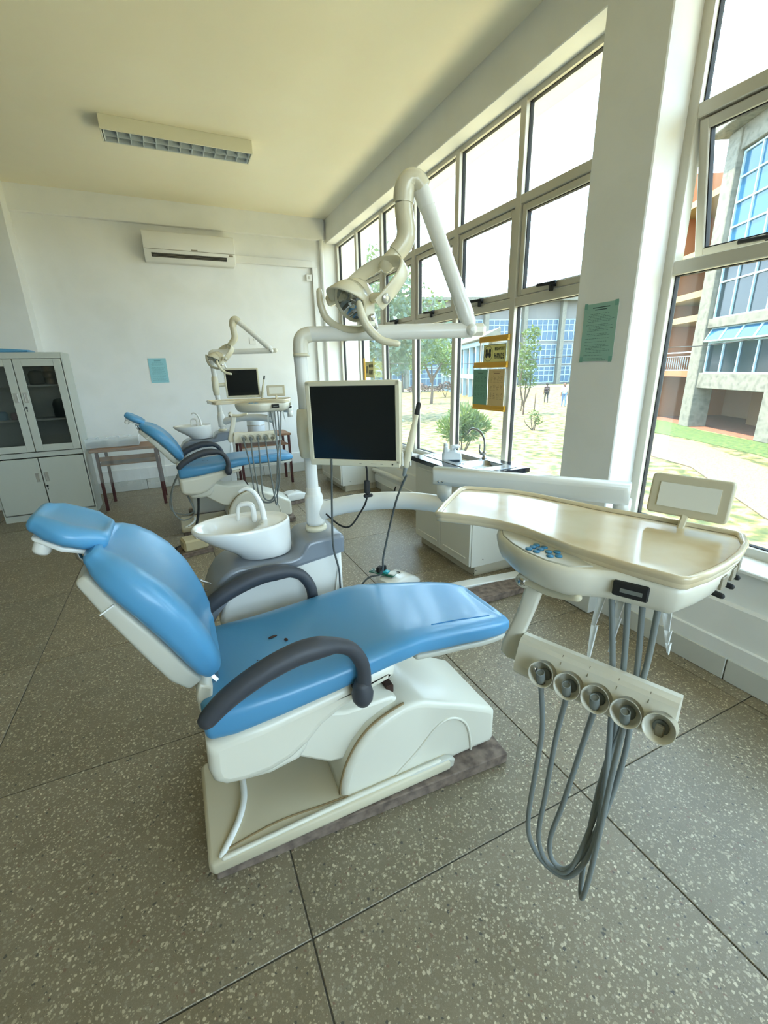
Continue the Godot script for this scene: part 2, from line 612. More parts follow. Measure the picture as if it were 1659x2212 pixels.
func nets(bones: Array, cell: float, k: float) -> Mb:        # one continuous skin round tapered capsules [a, b, ra, rb, colour]
	var lo := V(1e9, 1e9, 1e9)
	var hi := -lo
	for b in bones:
		for e in [[b[0], b[2]], [b[1], b[3]]]:
			lo = lo.min(e[0] - Vector3.ONE * e[1]); hi = hi.max(e[0] + Vector3.ONE * e[1])
	lo -= Vector3.ONE * cell * 3; hi += Vector3.ONE * cell * 3
	var nx := int((hi.x - lo.x) / cell) + 1; var ny := int((hi.y - lo.y) / cell) + 1; var nz := int((hi.z - lo.z) / cell) + 1
	var f := PackedFloat32Array(); f.resize(nx * ny * nz); f.fill(1.0)
	for b in bones:
		var A: Vector3 = b[0]; var B: Vector3 = b[1]
		var R: float = maxf(b[2], b[3]) + k + cell * 2
		var l0 := ((A.min(B) - Vector3.ONE * R - lo) / cell).max(Vector3.ZERO)
		var l1 := ((A.max(B) + Vector3.ONE * R - lo) / cell)
		var ab := B - A
		var d2 := maxf(ab.length_squared(), 1e-8)
		for z in range(int(l0.z), mini(int(l1.z) + 1, nz)):
			for y in range(int(l0.y), mini(int(l1.y) + 1, ny)):
				for x in range(int(l0.x), mini(int(l1.x) + 1, nx)):
					var p := lo + V(x, y, z) * cell
					var t := clampf((p - A).dot(ab) / d2, 0, 1)
					var i := (z * ny + y) * nx + x
					f[i] = smin(f[i], p.distance_to(A + ab * t) - lerpf(b[2], b[3], t), k)
	var m := mb()
	var at := {}
	var sx := 1; var sy := nx; var sz := nx * ny
	for z in nz - 1:
		for y in ny - 1:
			for x in nx - 1:
				var i := z * sz + y * sy + x
				var inn := 0
				for c in 8:
					if f[i + (c & 1) * sx + (c >> 1 & 1) * sy + (c >> 2) * sz] < 0.0: inn += 1
				if inn == 0 or inn == 8: continue
				var s := Vector3.ZERO
				var cnt := 0
				for e in [[0, 1], [2, 3], [4, 5], [6, 7], [0, 2], [1, 3], [4, 6], [5, 7], [0, 4], [1, 5], [2, 6], [3, 7]]:
					var a: int = e[0]; var b2: int = e[1]
					var fa := f[i + (a & 1) * sx + (a >> 1 & 1) * sy + (a >> 2) * sz]
					var fb := f[i + (b2 & 1) * sx + (b2 >> 1 & 1) * sy + (b2 >> 2) * sz]
					if (fa < 0.0) != (fb < 0.0):
						var pa := V(a & 1, a >> 1 & 1, a >> 2); var pb := V(b2 & 1, b2 >> 1 & 1, b2 >> 2)
						s += pa.lerp(pb, fa / (fa - fb)); cnt += 1
				at[i] = lo + (V(x, y, z) + s / cnt) * cell
	m.begin()
	for i in at:
		for ax in [[sx, sy, sz], [sy, sz, sx], [sz, sx, sy]]:
			var fa := f[i]; var fb := f[i + ax[0]]
			if (fa < 0.0) == (fb < 0.0): continue
			var q1: int = i - ax[1]; var q2: int = i - ax[1] - ax[2]; var q3: int = i - ax[2]
			if not (at.has(q1) and at.has(q2) and at.has(q3)): continue
			var pc: Vector3 = (at[i] + at[q2]) * 0.5
			var best := 1e9
			for b in bones:
				var ab2: Vector3 = b[1] - b[0]
				var t2 := clampf((pc - b[0]).dot(ab2) / maxf(ab2.length_squared(), 1e-8), 0, 1)
				var dd: float = pc.distance_to(b[0] + ab2 * t2) - lerpf(b[2], b[3], t2)
				if dd < best: best = dd; m.tint = b[4]
			if fa < 0.0: m.quad(at[i], at[q1], at[q2], at[q3], 1)
			else: m.quad(at[i], at[q3], at[q2], at[q1], 1)
	m.close()
	return m

func person(label: String, at: Vector3, turn: float, h: float, top: Color, legs: Color, stride: float, bag: bool) -> void:
	var skin := Color(0.16, 0.09, 0.06); var hair := Color(0.02, 0.018, 0.016); var shoe := Color(0.05, 0.05, 0.05)
	var s := h / 1.72
	var B := []
	var add := func(a: Vector3, b: Vector3, ra: float, rb: float, c: Color) -> void: B.append([a * s, b * s, ra * s, rb * s, c])
	add.call(V(-0.09, 0.93, 0), V(0.09, 0.93, 0), 0.115, 0.115, legs)
	add.call(V(0, 1.0, 0), V(0, 1.12, 0), 0.125, 0.13, top)
	add.call(V(-0.07, 1.2, 0), V(0.07, 1.2, 0), 0.125, 0.125, top)
	add.call(V(-0.13, 1.36, 0), V(0.13, 1.36, 0), 0.075, 0.075, top)
	add.call(V(0, 1.4, 0), V(0, 1.5, 0.015), 0.055, 0.05, skin)
	add.call(V(0, 1.56, 0.03), V(0, 1.63, 0.015), 0.07, 0.085, skin)
	add.call(V(0, 1.55, 0.105), V(0, 1.57, 0.1), 0.014, 0.012, skin)
	add.call(V(-0.03, 1.6, -0.03), V(0.03, 1.66, -0.015), 0.09, 0.088, hair)
	for k in [-1, 1]:
		var st: float = stride * k
		add.call(V(0.09 * k, 0.9, 0), V(0.095 * k, 0.5, st * 0.5 + 0.02), 0.09, 0.062, legs)
		add.call(V(0.095 * k, 0.5, st * 0.5 + 0.02), V(0.095 * k, 0.09, st), 0.06, 0.042, legs)
		add.call(V(0.095 * k, 0.05, st - 0.03), V(0.1 * k, 0.035, st + 0.14), 0.045, 0.035, shoe)
		add.call(V(0.18 * k, 1.36, 0), V(0.23 * k, 1.09, -st * 0.3), 0.055, 0.045, top)
		add.call(V(0.23 * k, 1.09, -st * 0.3), V(0.25 * k, 0.85, -st * 0.5 + 0.06), 0.042, 0.032, skin)
		add.call(V(0.25 * k, 0.83, -st * 0.5 + 0.06), V(0.25 * k, 0.74, -st * 0.5 + 0.08), 0.033, 0.02, skin)
	var vm := mat(Color.WHITE, 0.9)
	vm.vertex_color_use_as_albedo = true
	var o := put("person", nets(B, 0.02, 0.035), vm, null, true)
	o.position = at
	o.rotation.y = turn
	tag(o, label, "person")
	if bag:
		var m := mb()
		m.loft([m.ring(V(0, 0.3, 0), Vector3.RIGHT, Vector3.BACK, 0.03, 12), m.ring(V(0, 0.22, 0), Vector3.RIGHT, Vector3.BACK, 0.13, 12, 0.4), m.ring(V(0, 0.02, 0), Vector3.RIGHT, Vector3.BACK, 0.16, 12, 0.5), m.ring(V(0, 0, 0), Vector3.RIGHT, Vector3.BACK, 0.13, 12, 0.4)])
		var b := put("plastic_bag", m, mat(c8(235, 235, 230), 0.6))
		b.position = at + V(0.2, 0.42, 0.2)
		tag(b, "white plastic bag carried by the person in dark clothes", "bag")

func poly_ground(called: String, pts: Array, y: float, mt: Material) -> void:
	struct(called, mb().prism(PackedVector2Array(pts), y - 0.02, y, 0.0, Transform3D(Basis(V(1, 0, 0), V(0, 0, 1), V(0, 1, 0)), Vector3.ZERO)), mt)

func facade_window(parent: Node3D, x0: float, x1: float, y0: float, y1: float, z: float, cols: int, rows: Array, glass: Material, fm: Material, w := 0.06, single := false) -> void:
	var m := mb()
	for i in cols + 1:
		m.box(V(lerpf(x0, x1, float(i) / cols), (y0 + y1) / 2, z + 0.04), V(w, y1 - y0 + w, 0.08))
	for r in rows:
		m.box(V((x0 + x1) / 2, lerpf(y0, y1, r), z + 0.04), V(x1 - x0, w, 0.08))
	var f := put("window", m, fm, parent)
	if single:
		put("pane", mb().box(V((x0 + x1) / 2, (y0 + y1) / 2, z), V(x1 - x0, y1 - y0, 0.02)), glass, f)
		return
	for i in cols:
		for j in rows.size() - 1:
			put("pane", mb().box(V(lerpf(x0, x1, (i + 0.5) / cols), lerpf(y0, y1, (rows[j] + rows[j + 1]) / 2), z), V((x1 - x0) / cols, (y1 - y0) * (rows[j + 1] - rows[j]), 0.02)), glass, f)

func build_outside() -> void:
	var G := -1.6
	M.bark = mat(c8(92, 78, 66), 0.95)
	var grass := tri_mat(noise_tex(21, 0.02, [c8(34, 52, 18), c8(70, 74, 34), c8(112, 98, 56), c8(132, 120, 82), c8(84, 62, 42)], [0.0, 0.36, 0.5, 0.66, 1.0], 1024, 6), 14.0, 0.95)
	var lawn := tri_mat(noise_tex(22, 0.03, [c8(30, 56, 18), c8(66, 90, 36), c8(104, 92, 58)], [0.0, 0.55, 1.0], 1024, 6), 8.0, 0.95)
	var gravel := tri_mat(noise_tex(23, 0.05, [c8(64, 48, 38), c8(120, 112, 102), c8(86, 76, 50), c8(140, 134, 124)], [0.0, 0.45, 0.6, 1.0], 1024, 6), 6.0, 0.95)
	var soil := tri_mat(noise_tex(24, 0.03, [c8(104, 62, 44), c8(128, 84, 62)], [0.0, 1.0], 256, 4), 3.0, 0.95)
	var conc := tri_mat(noise_tex(25, 0.012, [c8(76, 76, 68), c8(122, 120, 108), c8(96, 94, 82)], [0.0, 0.55, 1.0], 512, 5), 3.2, 0.85)
	var orange := mat(c8(146, 94, 58), 0.8)
	var blue := mat(c8(34, 84, 116), 0.12)
	var dark := mat(c8(26, 38, 46), 0.12)
	var bfr := mat(c8(150, 176, 188), 0.5)
	var pale := mat(c8(110, 110, 108), 0.8)
	struct("ground", mb().box(V(100, G - 0.5, -60), V(194, 1.0, 300)), grass)
	poly_ground("ground_apron", [Vector2(2.6, -16), Vector2(7.4, -16), Vector2(7.4, 12), Vector2(2.6, 12)], G + 0.04, mat(c8(206, 190, 148), 0.9))
	poly_ground("ground_gravel", [Vector2(21.5, -15.2), Vector2(19.95, -13.4), Vector2(18.9, -10.8), Vector2(15.7, -6.7), Vector2(12.5, -2.5), Vector2(8.5, -1.5), Vector2(10.7, -4.5), Vector2(14.2, -8.1), Vector2(15.0, -10.2), Vector2(17.5, -13.2)], G + 0.03, gravel)
	poly_ground("ground_lawn", [Vector2(29, -25), Vector2(27, -21), Vector2(24.5, -15.5), Vector2(22.4, -12.6), Vector2(20.2, -8.2), Vector2(16.5, -2.0), Vector2(15.0, -4.0), Vector2(18.0, -8.2), Vector2(19.6, -11.6), Vector2(20.6, -14.5), Vector2(23, -19)], G + 0.02, lawn)
	poly_ground("ground_soil", [Vector2(40, -22), Vector2(25.5, -17.5), Vector2(23.4, -13.9), Vector2(17, -2), Vector2(30, 8)], G + 0.01, soil)
	poly_ground("ground_road", [Vector2(20, -62), Vector2(90, -42), Vector2(92, -47), Vector2(18, -69)], G + 0.02, pale)
	# the concrete block across the path, on stilts, facing the room
	var nb := thing("concrete_building", "grey concrete building on square stilts seen through the right-hand window", "building", V(23.67, G, -14.58))
	nb.transform.basis = Basis(V(-0.48, 0, 0.877), Vector3.UP, V(-0.877, 0, -0.48)).orthonormalized()
	var O := V(0, 0, 0)
	for u in [0.0, 5.3, 10.6, 15.9]:
		put("column", mb().box(V(u + 0.45, 6.2, -0.45), V(0.8, 12.4, 0.9), 0.03), conc, nb)
		put("column", mb().box(V(u + 0.6, 1.0, -4.2), V(0.7, 2.0, 0.7), 0.03), conc, nb)
	for b in [[1.9, 2.6], [4.6, 5.0], [7.35, 7.7], [11.6, 12.5]]:
		put("beam", mb().box(V(8.0, (b[0] + b[1]) / 2, -0.35), V(16, b[1] - b[0], 0.5), 0.02), conc, nb)
	put("floor_slab", mb().box(V(8.0, 2.25, -5), V(16, 0.3, 9)), conc, nb)
	put("core_wall", mb().box(V(8.0, 5.8, -3.4), V(15.6, 12.4, 0.3)), mat(c8(112, 84, 56), 0.9), nb)
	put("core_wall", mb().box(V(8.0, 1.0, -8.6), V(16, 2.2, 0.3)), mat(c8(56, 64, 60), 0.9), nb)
	put("roof", mb().box(V(8.0, 12.7, -4.2), V(17, 0.4, 9.6), 0.03), conc, nb)
	for u in [0.85, 6.15, 11.45]:
		facade_window(nb, u + 0.12, u + 4.4, 2.62, 3.95, -0.3, 4, [0.0, 1.0], dark, bfr, 0.07)
		facade_window(nb, u + 0.12, u + 4.4, 5.02, 7.3, -0.3, 4, [0.0, 0.66, 1.0], dark, bfr, 0.07)
		facade_window(nb, u + 0.12, u + 4.4, 7.75, 11.5, -0.3, 4, [0.0, 0.25, 0.5, 0.75, 1.0], blue, bfr, 0.07)
		for k in 4:                                                     # awning sashes standing open
			var s := Node3D.new()
			s.name = "awning_sash"
			nb.add_child(s, true)
			s.position = V(u + 0.66 + 1.07 * k, 4.58, -0.28)
			s.rotation.x = deg_to_rad(-28)
			put("sash_frame", mb().box(V(-0.5, -0.33, 0), V(0.06, 0.66, 0.06)).box(V(0.5, -0.33, 0), V(0.06, 0.66, 0.06)).box(V(0, -0.64, 0), V(1.0, 0.06, 0.06)).box(V(0, -0.02, 0), V(1.0, 0.05, 0.06)), bfr, s)
			put("pane", mb().box(V(0, -0.33, 0), V(0.95, 0.6, 0.02)), blue, s)
	# its recessed stair bay on the left, orange inside
	put("side_wall", mb().box(V(-4.4, 6, -2.8), V(0.4, 13.0, 5)), orange, nb)
	put("side_wall", mb().box(V(-2.2, 6, -5.0), V(4.4, 13.0, 0.3)), mat(c8(126, 98, 74), 0.9), nb)
	for y in [2.55, 5.2, 6.3, 8.2, 10.6]:
		put("landing", mb().box(V(-2.1, y, -2.6), V(4.2, 0.3, 4.6)), mat(c8(146, 126, 88), 0.85) if y != 2.55 else orange, nb)
	var rail := mb()
	rail.bar(V(-4.2, 3.6, -0.4), V(0, 3.6, -0.4), 0.06, 0.06)
	rail.bar(V(-4.2, 3.4, -0.4), V(0, 3.4, -0.4), 0.04, 0.04)
	rail.bar(V(-4.2, 2.72, -0.4), V(0, 2.72, -0.4), 0.04, 0.04)
	for k in 22:
		rail.bar(V(-4.2 + 0.2 * k, 2.7, -0.4), V(-4.2 + 0.2 * k, 3.4, -0.4), 0.02, 0.02, 0.0, V(0, 0, 1))
	put("railing", rail, bfr, nb)
	put("column", mb().box(V(-4.3, 6, -0.4), V(0.6, 13, 0.6), 0.03), orange, nb)
	# the long block at the far side of the lawn
	var fb := thing("long_building", "long grey three-storey building with bands of blue windows beyond the lawn", "building", V(66.2, G, -60.4))
	fb.transform.basis = Basis(V(0.96, 0, 0.28), Vector3.UP, V(-0.28, 0, 0.96)).orthonormalized()
	put("wall", mb().box(V(-10, 6.8, -4), V(70, 13.6, 7.4)), pale, fb)
	put("roof", mb().box(V(-10, 13.8, -3.6), V(72, 0.5, 10)), conc, fb)
	var hazy := mat(c8(52, 84, 108), 0.25)
	for g in 8:
		var u0 := -44.0 + 6.85 * g
		put("column", mb().box(V(u0 - 0.6, 6.8, 0.1), V(0.7, 13.6, 1.0)), conc, fb)
		for r in [[0.35, 3.0], [3.4, 6.7], [7.3, 10.7]]:
			facade_window(fb, u0, u0 + 5.7, r[0], r[1], -0.25, 6, [0.0, 0.45, 0.75, 1.0], hazy, bfr, 0.12, true)
	# the nearer wing with a pitched roof on the left of it
	var wg := thing("building_wing", "narrow two-storey wing with pale columns behind the young tree", "building", V(28.0, G, -36.7))
	wg.transform.basis = Basis(V(-0.39, 0, 0.92), Vector3.UP, V(-0.92, 0, -0.39)).orthonormalized()
	put("wall", mb().box(V(-12, 2.9, -0.9), V(23.5, 5.8, 0.3)), pale, wg)
	for y in [2.2, 5.4]:
		put("beam", mb().box(V(-12, y, 0), V(24.5, 0.45, 0.5)), bfr, wg)
	for k in 9:
		put("column", mb().box(V(-3.0 * k, 2.8, 0), V(0.35, 5.6, 0.4)), bfr, wg)
		put("window", mb().box(V(-3.0 * k - 1.5, 3.9, -0.72), V(1.9, 1.6, 0.06)), hazy, wg)
	put("roof", mb().prism(PackedVector2Array([Vector2(-1.3, 5.65), Vector2(0.5, 5.65), Vector2(0.5, 5.85), Vector2(-1.3, 6.7)]), -25, 0.4, 0.0, Transform3D(Basis(V(0, 0, 1), V(0, 1, 0), V(1, 0, 0)), O)), conc, wg)
	# trees and bushes
	var lf := func(c: Color) -> StandardMaterial3D:
		var m := mat(c, 0.7)
		m.backlight_enabled = true
		m.backlight = Color(0.35, 0.4, 0.15)
		return m
	var l1: Material = lf.call(c8(70, 96, 84)); var l2: Material = lf.call(c8(74, 100, 46)); var l3: Material = lf.call(c8(60, 82, 44)); var l4: Material = lf.call(c8(64, 88, 50))
	tree("tree", "tall dense dark green tree filling the farthest window panes", "tree", V(13.0, G, -27.5), [[V(0, 0, 0), V(0.2, 2.5, 0), V(0, 6, 0)]], 0.32, [[V(0, 8.2, 0), 2.6], [V(-2.2, 6.2, 0.5), 2.3], [V(2.2, 6.0, 0), 2.6], [V(0.5, 5.0, 1.0), 2.4], [V(-1.0, 4.0, -1), 2.2]], 5200, 0.2, l1, 31)
	tree("tree", "young light green tree with drooping crown on the lawn", "tree", V(21.9, G, -36.5), [[V(0, 0, 0), V(0.1, 1.5, 0), V(0, 3.5, 0)], [V(0, 2, 0), V(0.9, 3.6, 0.3)], [V(0, 2.2, 0), V(-0.9, 3.8, 0)]], 0.16, [[V(0, 5.6, 0), 1.3], [V(-0.9, 4.2, 0), 1.4], [V(1.0, 4.3, 0.4), 1.3], [V(-1.6, 3.3, 0), 0.8], [V(1.6, 3.0, 0), 0.8]], 1700, 0.17, l2, 32)
	tree("tree", "slender tree with a narrow ragged crown in front of the long building", "tree", V(21.3, G, -23.5), [[V(0, 0, 0), V(0.05, 1.0, 0), V(0.1, 3.0, 0)], [V(0, 0.7, 0), V(0.35, 1.8, 0.1), V(0.4, 3, 0)], [V(0, 0.6, 0), V(-0.4, 1.9, 0), V(-0.3, 3.2, 0)]], 0.07, [[V(0.25, 5.1, 0), 0.6], [V(0.1, 4.1, 0), 0.8, 1.0], [V(-0.1, 3.1, 0), 0.85], [V(0.2, 2.2, 0), 0.7]], 900, 0.13, l3, 33)
	tree("bush", "rounded bush with pointed leaves just outside behind the sink tap", "bush", V(9.25, G, -13.2), [[V(0, 0, 0), V(-0.2, 0.7, 0)], [V(0, 0, 0), V(0.25, 0.8, 0.1)], [V(0, 0, 0), V(0.5, 0.7, -0.1)], [V(-0.1, 0, 0), V(-0.5, 0.8, 0)], [V(0, 0, 0), V(0.05, 0.9, -0.2)]], 0.035, [[V(0, 1.45, 0), 0.6], [V(-0.55, 1.1, 0), 0.5], [V(0.55, 1.15, 0.1), 0.5], [V(0.1, 1.0, 0.2), 0.5], [V(-0.2, 0.9, -0.2), 0.45]], 2100, 0.12, l4, 34)
	tree("shrub", "bare twiggy shrub on the dry grass below the slender tree", "shrub", V(16.3, G, -17.2), [[V(0, 0, 0), V(-0.15, 0.5, 0), V(-0.1, 0.9, 0)], [V(0.1, 0, 0), V(0.2, 0.5, 0), V(0.35, 0.95, 0)], [V(0, 0, 0), V(0.05, 0.6, 0.1)], [V(0, 0, 0), V(-0.45, 0.35, 0), V(-0.6, 0.6, 0)]], 0.03, [[V(0, 0.8, 0), 0.3], [V(0.3, 0.5, 0), 0.3]], 160, 0.07, l3, 35)
	for k in 5:
		tree("background_tree", ["hazy far tree farthest left in the row beyond the lawn", "hazy far tree second from the left beyond the lawn", "hazy far tree in the middle of the row beyond the lawn", "hazy far tree second from the right of the row", "hazy far tree nearest the long building's left end"][k], "tree", V(9.0 + 7.0 * k, G, -64.0 + 2.0 * k), [[V(0, 0, 0), V(0, 2, 0), V(0.2, 5, 0)]], 0.2, [[V(0, 7.0 - (k % 3), 0), 2.2], [V(-1.6, 5.2, 0), 2.0], [V(1.7, 5.0, 0), 2.2], [V(0, 3.6, 0), 1.8]], 1100, 0.3, l1, 40 + k, "hazy trees behind the lawn")
	for k in 2:
		tree("thicket", ["low reddish thicket under the stair slope beyond the lawn", "low reddish thicket right of the young tree trunk"][k], "bush", V(24.6 + 3.4 * k, G, -43.6), [[V(0, 0, 0), V(0.3, 0.8, 0)], [V(0, 0, 0), V(-0.4, 0.7, 0)]], 0.06, [[V(0, 1.3, 0), 0.9, 0.5], [V(0.9, 1.1, 0), 0.7, 0.5], [V(-0.9, 1.0, 0), 0.7, 0.5]], 600, 0.12, mat(c8(84, 66, 58), 0.9), 50 + k)
	# fence posts, overhead wire, two people walking past
	for p in [[23.6, -24.9, "dark fence post left of the walking people", 1.25], [25.4, -22.9, "dark fence post right of the person in dark clothes", 1.35], [23.0, -25.6, "short dark fence post beside the slender tree", 1.0]]:
		var o := put("fence_post", mb().tube(PackedVector3Array([V(0, 0, 0), V(0.02, p[3], 0.01)]), 0.035, 8), M.bark)
		o.position = V(p[0], G, p[1])
		tag(o, p[2], "post")
	var wire := put("overhead_wire", mb().tube(line([V(2.9, 3.0, -32), V(12, 1.75, -21.5), V(17.5, 1.95, -15.0), V(17.2, 2.05, -12.0), V(17.0, 2.2, -8.3), V(14, 3.6, 1)], 10), 0.018, 6), M.rubber)
	tag(wire, "thin dark wire strung across the lawn in front of the buildings", "wire")
	person("person in dark top and trousers walking on the lawn, bag in hand", V(29.9, G, -30.2), 2.6, 1.68, Color(0.045, 0.03, 0.035), Color(0.03, 0.03, 0.035), 0.16, true)
	person("person in pale shirt and blue jeans walking along the lawn", V(28.1, G, -26.5), -0.6, 1.8, Color(0.42, 0.5, 0.62), Color(0.12, 0.2, 0.36), 0.1, false)

# ------------------------------------------------------------------ dental chairs
func chair_mats() -> void:
	M.vinyl = mat(c8(82, 148, 190), 0.36, 0.0, 0.25)
	M.arm = mat(c8(62, 65, 72), 0.5)
	M.shell = mat(c8(226, 222, 205), 0.33, 0.0, 0.25)
	M.shell2 = mat(c8(194, 192, 178), 0.4, 0.0, 0.15)
	M.dirty = mat(c8(206, 196, 168), 0.5)
	M.chrome = mat(c8(200, 200, 200), 0.18, 1.0)
	M.plinth = tri_mat(noise_tex(31, 0.03, [c8(88, 76, 66), c8(122, 106, 94), c8(140, 124, 110)], [0.0, 0.5, 1.0], 256, 5), 0.5, 0.9, 0.3)
	M.grime = mat(c8(150, 128, 92), 0.9)
	M.hole = mat(c8(60, 40, 30), 0.95)
	M.tape = mat(c8(238, 240, 236), 0.4)

func pad(st: Array, r: float, ex := 3.2, dish := 0.0, n := 32) -> Mb:   # a cushion: stations [x, top, bottom, half width], both ends rounded by r
	var rings := []
	var a0: Array = st[0]
	var a1: Array = st[st.size() - 1]
	for k in [75, 50, 25]:
		rings.append(pad_ring(a0, -r * sin(deg_to_rad(k)), r * (1 - cos(deg_to_rad(k))), ex, 0.0, n))
	for s in st:
		rings.append(pad_ring(s, 0.0, 0.0, ex, dish, n))
	for k in [25, 50, 75]:
		rings.append(pad_ring(a1, r * sin(deg_to_rad(k)), r * (1 - cos(deg_to_rad(k))), ex, 0.0, n))
	return mb().loft(rings)

func pad_ring(s: Array, dx: float, sh: float, ex: float, dish: float, n: int) -> PackedVector3Array:
	var o := PackedVector3Array()
	var yc: float = (s[1] + s[2]) / 2
	var ht: float = maxf((s[1] - s[2]) / 2 - sh * 0.8, 0.004)
	var hw: float = s[3] - sh
	for k in n:
		var a := TAU * (k + 0.5) / n
		var w := signf(cos(a)) * pow(absf(cos(a)), 2.0 / (ex * 1.6)) * hw
		var y := signf(sin(a)) * pow(absf(sin(a)), 2.0 / ex) * ht
		if y > 0.0 and dish > 0.0:
			y -= dish * maxf(0.0, 1.0 - pow(w / hw / 0.72, 2.0)) * (y / ht)
		o.append(V(s[0] + dx, yc + y, w))
	return o

func v2(a: Array) -> PackedVector2Array:
	var o := PackedVector2Array()
	for i in range(0, a.size(), 2):
		o.append(Vector2(a[i], a[i + 1]))
	return o

func make_chair(label: String, at: Vector3, turn: float, lift: float, leg: float) -> Node3D:
	var t := thing("dental_chair", label, "dental chair", at, turn, "blue dental chairs")
	var S := Transform3D(Basis(), V(-0.45, 0, 0))
	var L := Transform3D(Basis(), V(-0.45, lift, 0))
	# on the floor: a worn board, the white base plate and the motor cover
	put("plinth_board", mb().box(V(0, 0.024, 0), V(1.09, 0.048, 0.44), 0.004).move(Transform3D(Basis(Vector3.UP, -0.05), V(0.005, 0, -0.01))), M.plinth, t)
	var bp := mb().prism(v2([-0.115, 0.19, -0.1, 0.205, 0.74, 0.205, 0.74, 0.15, 0.96, 0.15, 0.96, -0.2, -0.1, -0.2, -0.115, -0.185]), -0.098, -0.05, 0.012, Transform3D(Basis(V(1, 0, 0), V(0, 0, 1), V(0, -1, 0)), Vector3.ZERO), 3).move(S)
	var base := put("base_plate", bp, M.dirty, t)
	put("edge_strip", mb().tube(line([V(-0.07, 0.097, 0.195), V(0.3, 0.1, 0.188), V(0.7, 0.098, 0.188)]), 0.009, 8, 0.8).move(S), M.shell, base)
	put("edge_strip", mb().tube(line([V(0.02, 0.112, -0.08), V(0.015, 0.108, 0.02), V(-0.015, 0.104, 0.1), V(-0.075, 0.099, 0.185)]), 0.011, 8, 0.6).move(S), M.tape, base)
	put("stain", mb().tube(line([V(-0.05, 0.099, 0.172), V(0.1, 0.099, 0.155), V(0.25, 0.099, 0.165), V(0.34, 0.099, 0.17)]), 0.004, 6, 0.5).move(S), M.grime, base)
	var mc := put("motor_cover", mb().prism(v2([0.32, 0.08, 0.325, 0.14, 0.345, 0.21, 0.385, 0.28, 0.44, 0.335, 0.505, 0.365, 0.57, 0.383, 0.62, 0.383, 0.66, 0.37, 0.82, 0.295, 0.955, 0.222, 0.972, 0.20, 0.972, 0.075, 0.96, 0.055, 0.6, 0.055]), -0.185, 0.17, 0.022, S, 4), M.shell, t)
	put("ridge", mb().tube(line([V(0.53, 0.1, 0.17), V(0.62, 0.17, 0.17), V(0.69, 0.237, 0.17), V(0.74, 0.258, 0.17), V(0.79, 0.243, 0.17), V(0.83, 0.2, 0.17), V(0.85, 0.13, 0.17), V(0.858, 0.065, 0.17)]), 0.0055, 8).move(S), M.shell, mc)
	put("grime_edge", mb().tube(line([V(0.318, 0.09, 0.15), V(0.326, 0.145, 0.15), V(0.347, 0.213, 0.15), V(0.387, 0.283, 0.15), V(0.442, 0.337, 0.15), V(0.507, 0.367, 0.15), V(0.57, 0.384, 0.15)]), 0.006, 6, 0.5).move(S), M.grime, mc)
	put("torn_lip", mb().prism(v2([0.56, 0.055, 0.76, 0.055, 0.765, 0.085, 0.74, 0.1, 0.6, 0.102, 0.55, 0.095]), 0.172, 0.2, 0.006, S, 2), M.shell2, mc)
	put("slot", mb().box(V(0.555, 0.395 + lift * 0.3, -0.02), V(0.03, 0.035, 0.2), 0.004).move(S), M.hole, t)
	put("lift_arm", mb().prism(v2([0.14, 0.33, 0.3, 0.215, 0.6, 0.17, 0.62, 0.33, 0.545, 0.40, 0.37, 0.405, 0.27, 0.44, 0.14, 0.46]), -0.12, 0.12, 0.012, L, 2), M.shell, t)
	# the seat shell and its inner skirt
	put("seat_shell", mb().prism(v2([-0.06, 0.55, -0.062, 0.51, -0.066, 0.455, -0.058, 0.415, -0.03, 0.39, 0.02, 0.38, 0.1, 0.38, 0.165, 0.40, 0.22, 0.435, 0.265, 0.48, 0.325, 0.512, 0.4, 0.54, 0.49, 0.562, 0.51, 0.575, 0.515, 0.612, 0.3, 0.588, 0.1, 0.56]), -0.225, 0.228, 0.03, L, 4), M.shell, t)
	put("skirt", mb().prism(v2([-0.02, 0.42, 0.02, 0.345, 0.1, 0.335, 0.19, 0.35, 0.215, 0.38, 0.25, 0.46, 0.1, 0.5]), -0.19, 0.19, 0.02, L, 3), M.shell, t)
	# cushions; the leg part hinges at the knee
	var seat := put("seat", pad([[-0.035, 0.655, 0.540, 0.222], [0.02, 0.662, 0.543, 0.234], [0.15, 0.662, 0.560, 0.237], [0.3, 0.672, 0.580, 0.238], [0.42, 0.684, 0.598, 0.237], [0.5, 0.692, 0.608, 0.235], [0.56, 0.692, 0.610, 0.23]] + legs(0.56, 0.655, leg), 0.024, 4.2, 0.012).move(L), M.vinyl, t)
	for h in [[0.182, -0.04, 0.016, 0.006], [0.218, 0.0, 0.006, 0.009], [0.115, 0.06, 0.003, 0.002]]:
		put("tear", mb().lathe([[0.0, 0.0], [1.0, 0.0], [0.9, 0.0015], [0.0, 0.0015]], 10, Transform3D(Basis(V(h[2], 0, 0), V(0, 1, 0), V(0, 0, h[3])).rotated(Vector3.UP, 0.2), V(h[0], 0.658 + (h[0] - 0.15) * 0.07, h[1]))).move(L), M.hole, seat)
	var k := PackedVector3Array()
	var lb := []
	for q in legs(0.53, 0.655, leg):
		lb.append([q[0], q[2] + 0.004, q[2] - 0.022, q[3] - 0.012])
	put("leg_board", pad(lb, 0.012, 6.0).move(L), M.shell2, t)
	put("seam", mb().tube(line(seam(leg)), 0.0016, 5).move(L), mat(c8(60, 130, 180), 0.5), seat)
	# the back: pad, shell, hinge; its own frame runs up the back
	var B := Transform3D(Basis(V(-0.505, 0.863, 0), V(0.863, 0.505, 0), V(0, 0, -1)).orthonormalized(), V(-0.02, 0.735, 0))
